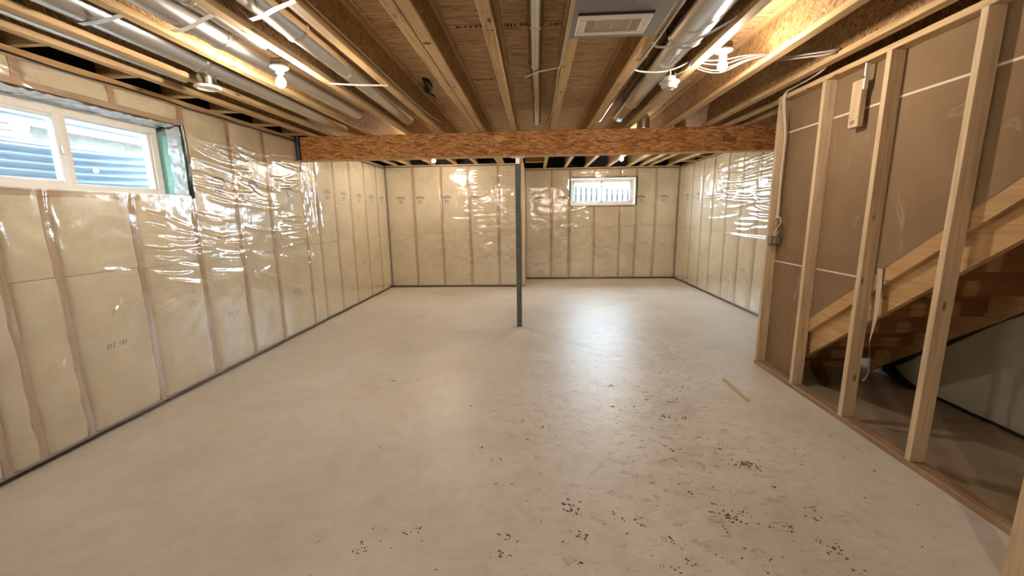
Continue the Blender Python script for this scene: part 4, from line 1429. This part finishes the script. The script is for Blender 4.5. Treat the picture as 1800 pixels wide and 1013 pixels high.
duct('metal duct held by a pale strap between the second and third bays', [((-1.44, YN, 2.66), (-1.44, 2.62, 2.66), 0.083, 0.083), ((-1.44, 2.61, 2.66), (-1.47, 4.05, 2.66), 0.078, 0.078), ((-1.47, 4.04, 2.66), (-1.49, 5.0, 2.66), 0.075, 0.075)],
     rings=[((-1.44, 2.62, 2.66), 0.084, 0.016)], straps=[[(-1.56, 2.31, 2.62), (-1.50, 2.30, 2.560), (-1.40, 2.25, 2.554), (-1.30, 2.19, 2.553), (-1.15, 2.12, 2.555)]])
duct('slim metal duct in the bay nearest the left wall', [((-2.745, YN, 2.64), (-2.745, 3.3, 2.64), 0.058, 0.058)])
duct('slim straight metal pipe running over the steel post', [((0.012, YN, 2.735), (0.012, 3.55, 2.735), 0.052, 0.052), ((0.012, 3.54, 2.735), (0.03, 4.4, 2.735), 0.049, 0.049), ((0.03, 4.39, 2.735), (0.04, 5.7, 2.735), 0.048, 0.047)],
     rings=[((0.012, 2.86, 2.735), 0.053, 0.012), ((0.012, 3.55, 2.735), 0.052, 0.01)],
     straps=[[(-0.08, 3.74, 2.67), (-0.03, 3.70, 2.678), (0.05, 3.62, 2.68), (0.20, 3.50, 2.665)]])
duct('largest metal duct, hung right of the grey panel', [((0.955, YN, 2.69), (0.985, 2.95, 2.69), 0.126, 0.124), ((0.985, 2.94, 2.685), (1.00, 3.62, 2.685), 0.108, 0.106), ((1.0, 3.61, 2.685), (1.02, 4.55, 2.69), 0.098, 0.094), ((1.02, 4.54, 2.69), (1.04, 5.30, 2.70), 0.088, 0.084)],
     rings=[((0.985, 2.93, 2.69), 0.125, 0.012), ((1.0, 3.62, 2.685), 0.105, 0.012), ((1.02, 4.55, 2.69), 0.094, 0.010)])
def elbow(x, y, z, r, label, group):
    root = tag(empty('duct_elbow', (x, y, z)), label, 'duct elbow', group)
    b = MB(); b.lathe([(r, -0.12), (r, 0.06), (r * 0.93, 0.105), (r * 0.72, 0.14), (r * 0.4, 0.158), (0.005, 0.163)], (x, y, z), M['dark_metal'], n=24); b.build('elbow_shell', root)
    b = MB(); b.lathe([(r + 0.004, -0.01), (r + 0.006, 0.0), (r + 0.004, 0.01)], (x, y, z - 0.03), M['dark_metal'], n=24); b.build('seam_ring', root)
    one('hanger_strap', root, M['strap'], x - 0.012, x + 0.012, y - 0.002, y + 0.002, z + 0.15, ZS)
    adopt(root)
elbow(1.45, 5.80, 2.66, 0.082, 'dark metal duct elbow above the beam, nearer the big duct', 'duct elbows behind the beam')
elbow(1.925, 5.80, 2.60, 0.080, 'dark metal duct elbow above the beam, nearer the partition', 'duct elbows behind the beam')

# black drain pipe with couplings beside the large duct
dp = tag(empty('drain_pipe', (0.80, 2, 2.67)), 'black plastic drain pipe tucked beside the largest duct', 'pipe')
b = MB(); b.tube([(0.782, YN, 2.645), (0.782, 5.25, 2.645)], 0.034, M['abs'], n=20, smooth_pts=1); b.build('pipe_run', dp)
for y in (2.86, 3.22, 3.9):
    b = MB(); b.lathe([(0.034, -0.03), (0.040, -0.026), (0.040, 0.026), (0.034, 0.03)], (0.782, y, 2.645), M['abs'], n=20, axis='y'); b.build('pipe_coupling', dp)
adopt(dp)
# black pipe bend coming through the subfloor
pb = tag(empty('pipe_bend', (-1.09, 4.42, ZS)), 'black curved pipe stub poking through the subfloor', 'pipe')
b = MB()
pts = [(-1.085, 4.235, 2.853), (-1.066, 4.31, 2.842), (-1.070, 4.405, 2.838), (-1.095, 4.50, 2.838), (-1.133, 4.595, 2.842), (-1.16, 4.65, 2.853)]
b.tube(pts, [0.012, 0.03, 0.038, 0.040, 0.036, 0.018], M['abs'], n=14, smooth_pts=4)
b.build('bend_shell', pb)
b = MB(); b.tube([(-1.15, 4.66, ZS - 0.004), (-1.135, 4.71, ZS - 0.004), (-1.15, 4.76, ZS - 0.004), (-1.125, 4.84, ZS - 0.004), (-1.13, 4.90, ZS - 0.004)], 0.009, M['shade_and_sealant'], n=6); b.build('sealant_run', pb)
adopt(pb)

# ------------------------------------------------------------------ grey return-air panel with white grille
ra = tag(empty('return_air_panel', (0.46, 2.3, 2.55)), 'grey sheet-metal panel under two joists with a white grille', 'air return')
b = MB(); b.box(0.205, 0.712, 0.4, 2.665, 2.548, 2.557, M['grey_panel'], bev=0.002); b.build('sheet_panel', ra)
b = MB()
vx0, vx1, vy0, vy1 = 0.238, 0.625, 2.372, 2.592
zt, zb = 2.548, 2.532
b.box(vx0, vx1, vy0, vy0 + 0.034, zb, zt, M['white_metal'], bev=0.003)
b.box(vx0, vx1, vy1 - 0.034, vy1, zb, zt, M['white_metal'], bev=0.003)
b.box(vx0, vx0 + 0.045, vy0 + 0.034, vy1 - 0.034, zb, zt, M['white_metal'], bev=0.003)
b.box(vx1 - 0.045, vx1, vy0 + 0.034, vy1 - 0.034, zb, zt, M['white_metal'], bev=0.003)
b.build('grille_frame', ra)
one('filter_cloth', ra, M['vent_filter'], vx0 + 0.04, vx1 - 0.04, vy0 + 0.03, vy1 - 0.03, zb + 0.006, zt - 0.002)
one('painted_shadow_strip', ra, M['shade_and_sealant'], vx0 - 0.004, vx1 + 0.004, vy0 - 0.016, vy0 - 0.001, zt - 0.006, zt)  # near-black strip standing in for the shadow along the grille frame
for x, y in ((vx0 + 0.02, (vy0 + vy1) / 2), (vx1 - 0.02, (vy0 + vy1) / 2)):
    b = MB(); b.lathe([(0.005, -0.002), (0.005, 0.002)], (x, y, zb), M['dark_metal'], n=10); b.build('grille_screw', ra)
for x in (0.335, 0.43, 0.525):
    b = MB(); b.box(x, x + 0.002, vy0 + 0.035, vy1 - 0.035, zb + 0.004, zb + 0.006, M['white_metal']); b.build('grille_rib', ra)
adopt(ra)

# ------------------------------------------------------------------ loose cables under the joists
cable('four white cables crossing the bay beneath the right-hand bulb', [
    [(1.13, 3.12, 2.60), (1.22, 3.20, 2.580), (1.35, 3.17, 2.572), (1.46, 3.15, 2.585), (1.66, 3.20, 2.61)],
    [(1.13, 3.16, 2.595), (1.22, 3.24, 2.573), (1.36, 3.23, 2.562), (1.48, 3.17, 2.580), (1.66, 3.21, 2.61)],
    [(1.13, 3.22, 2.592), (1.24, 3.32, 2.570), (1.38, 3.33, 2.553), (1.50, 3.21, 2.576), (1.66, 3.22, 2.61)],
    [(1.13, 3.25, 2.592), (1.24, 3.35, 2.566), (1.40, 3.37, 2.548), (1.51, 3.22, 2.573), (1.66, 3.23, 2.61)]], 0.0036)
cable('pair of white cables looping between the last joists by the partition', [
    [(1.66, 3.28, 2.615), (1.80, 3.25, 2.600), (1.98, 3.13, 2.585), (2.06, 3.11, 2.592), (2.085, 3.18, 2.605), (2.07, 3.30, 2.620)],
    [(1.66, 3.30, 2.60), (1.82, 3.27, 2.592), (2.00, 3.17, 2.578), (2.075, 3.16, 2.588), (2.08, 3.24, 2.60), (2.06, 3.36, 2.63)]], 0.0055)
cable('flat white cable slung under the largest duct, near the grille', [[(0.742, 2.85, 2.59), (0.79, 2.87, 2.560), (0.90, 2.81, 2.545), (1.0, 2.70, 2.545), (1.10, 2.58, 2.570), (1.128, 2.55, 2.585)]], 0.0075)
cable('white cable slung under the largest duct, just before the smoke alarm', [[(0.735, 3.33, 2.585), (0.80, 3.36, 2.572), (0.95, 3.37, 2.566), (1.05, 3.31, 2.570), (1.11, 3.24, 2.585)]], 0.006)
cable('looped white cable beside the smoke alarm', [[(1.12, 3.55, 2.66), (1.095, 3.46, 2.58), (1.085, 3.42, 2.556), (1.10, 3.36, 2.552), (1.122, 3.30, 2.556), (1.128, 3.2, 2.575)]], 0.006)
cable('white cable clipped along the joist edge left of the largest duct', [[(0.745, 1.9, 2.572), (0.748, 2.3, 2.56), (0.752, 2.68, 2.553), (0.748, 3.1, 2.562), (0.745, 3.6, 2.58), (0.742, 4.2, 2.60)]], 0.006)
cable('brown-lit cable running along the joist right of the strapped duct', [[(-1.145, 1.6, 2.605), (-1.148, 2.4, 2.602), (-1.147, 3.0, 2.604), (-1.148, 3.8, 2.60), (-1.147, 4.6, 2.61), (-1.15, 5.3, 2.66)]], 0.006)
cable('white cable stapled along the joist right of the slim pipe', [[(0.195, 1.8, 2.575), (0.194, 2.4, 2.569), (0.193, 3.1, 2.575), (0.188, 3.4, 2.58), (0.194, 4.2, 2.574), (0.18, 5.1, 2.59), (0.15, 5.32, 2.62)]], 0.005)
cable('thin white strap line bridging the joists left of the pipe bend', [[(-1.60, 3.345, 2.556), (-1.40, 3.39, 2.552), (-1.17, 3.44, 2.556)]], 0.006, name='cable_strap')
cable('short brown cable drooping across the bay ahead of the grey panel', [[(0.25, 2.83, 2.63), (0.40, 2.79, 2.625), (0.55, 2.73, 2.625), (0.69, 2.70, 2.63)]], 0.005)

# ------------------------------------------------------------------ things on the floor
tag(one('wood_stick', None, M['pine_y'], 1.716, 1.738, 3.19, 3.62, 0.0005, 0.016, bev=0.003), 'thin wooden stick lying on the floor before the partition', 'stick')

# dried dirt flakes, placed where the photograph shows them (floor positions)
def floor_at(px, py):
    x, y = (px - 900) / FPX, (py - 506.5) / FPX
    d = right * x + down * y + fwd
    t = -CAM_H / d.z
    return d.x * t, d.y * t
A = [(375,268,3),(430,350,3),(525,318,1),(605,385,2),(668,395,3),(640,320,2),(600,500,1),(525,540,1),(640,515,2),(612,555,2),(825,500,2),(805,515,2),(925,572,5),(940,585,4),(1030,665,1),
     (655,653,1),(690,680,1),(710,688,1),(402,767,1),(440,790,1),(205,735,5),(235,748,4),(260,760,2),(490,785,2),(515,812,2),(790,725,2),(830,780,4),(880,775,6),(860,785,4),(835,838,2),(1085,815,2),(1095,840,1),
     (625,865,1),(632,880,1),(665,905,1),(590,970,1),(635,985,2),(715,960,3),(730,968,1),(1015,945,1),(805,935,1),(910,945,1),(250,960,2),(200,880,1),(275,850,3),(285,860,2),(455,850,1),(255,855,1),(680,272,2),(610,212,1),(630,330,2)]
Bq = [(40,535,4),(20,528,4),(150,630,1),(300,720,2),(325,765,3),(345,772,2),(210,795,2),(225,822,1),(390,890,4),(410,900,3),(360,870,2),(130,940,1),(485,985,1),(120,1000,1),(10,740,2),(130,800,1)]
Cq = [(650,245,1),(595,505,1),(520,885,2),(540,905,2),(515,915,3),(500,905,1),(710,840,2),(740,832,2),(762,820,2),(1095,850,2),(1100,868,2),(1068,915,1),(1078,930,2),(1095,937,1),(1110,934,1),(1035,937,1),(820,990,1),(575,828,1),(605,875,1),
      (355,880,1),(325,1008,1),(960,345,1),(1115,650,1),(1055,650,1),(990,508,1),(1180,475,1),(1070,555,2),(1240,430,2),(1160,405,2)]
spots = [(900 + x / 2.236, 560 + y / 2.236, n) for x, y, n in A] + [(1300 + x / 2.452, 600 + y / 2.452, n) for x, y, n in Bq] + [(400 + x / 2.237, 560 + y / 2.237, n) for x, y, n in Cq]
b = MB()
for px, py, n in spots:
    if py > 1012:
        py = 1010
    x, y = floor_at(px, py)
    k = max(0.55, min(1.4, y / 2.4))
    for _ in range(1 + n * 2):
        sp_r = 0.010 * n * k
        fx, fy = x + random.gauss(0, sp_r), y + random.gauss(0, sp_r * 0.7)
        r = random.uniform(0.002, 0.0068) * (0.8 + 0.12 * n) * k
        a0 = random.uniform(0, 6.28)
        m_ = random.randint(5, 7)
        st_ = random.uniform(1.0, 2.2)
        hh = random.uniform(0.001, 0.003)
        ring = []
        for q in range(m_):
            a = 2 * math.pi * q / m_
            rr = r * random.uniform(0.6, 1.2)
            ux, uy = rr * math.cos(a) * st_, rr * math.sin(a)
            ring.append((fx + ux * math.cos(a0) - uy * math.sin(a0), fy + ux * math.sin(a0) + uy * math.cos(a0)))
        v = [(p[0], p[1], 0.0002) for p in ring] + [(fx + (p[0] - fx) * .6, fy + (p[1] - fy) * .6, hh) for p in ring]
        f = [(q, (q + 1) % m_, m_ + (q + 1) % m_, m_ + q) for q in range(m_)] + [tuple(m_ + q for q in range(m_))]
        b.add(v, f, M['dirt'])
for _ in range(420):
    x = random.gauss(0.9, 0.7); y = random.gauss(3.2, 1.2)
    if y < 0.8 or y > 7.5 or x > 2.1:
        continue
    r = random.uniform(0.002, 0.005)
    a0 = random.uniform(0, 6.28)
    ring = [(x + r * 1.6 * math.cos(a0 + q * 1.2566), y + r * math.sin(a0 + q * 1.2566)) for q in range(5)]
    b.add([(p[0], p[1], 0.0002) for p in ring] + [(x, y, r * 0.5)], [(q, (q + 1) % 5, 5) for q in range(5)], M['dirt'])
dirt = b.build('floor_dirt')
dirt['kind'] = 'stuff'
tag(dirt, 'scattered dark dried dirt flakes on the concrete floor', 'dirt')
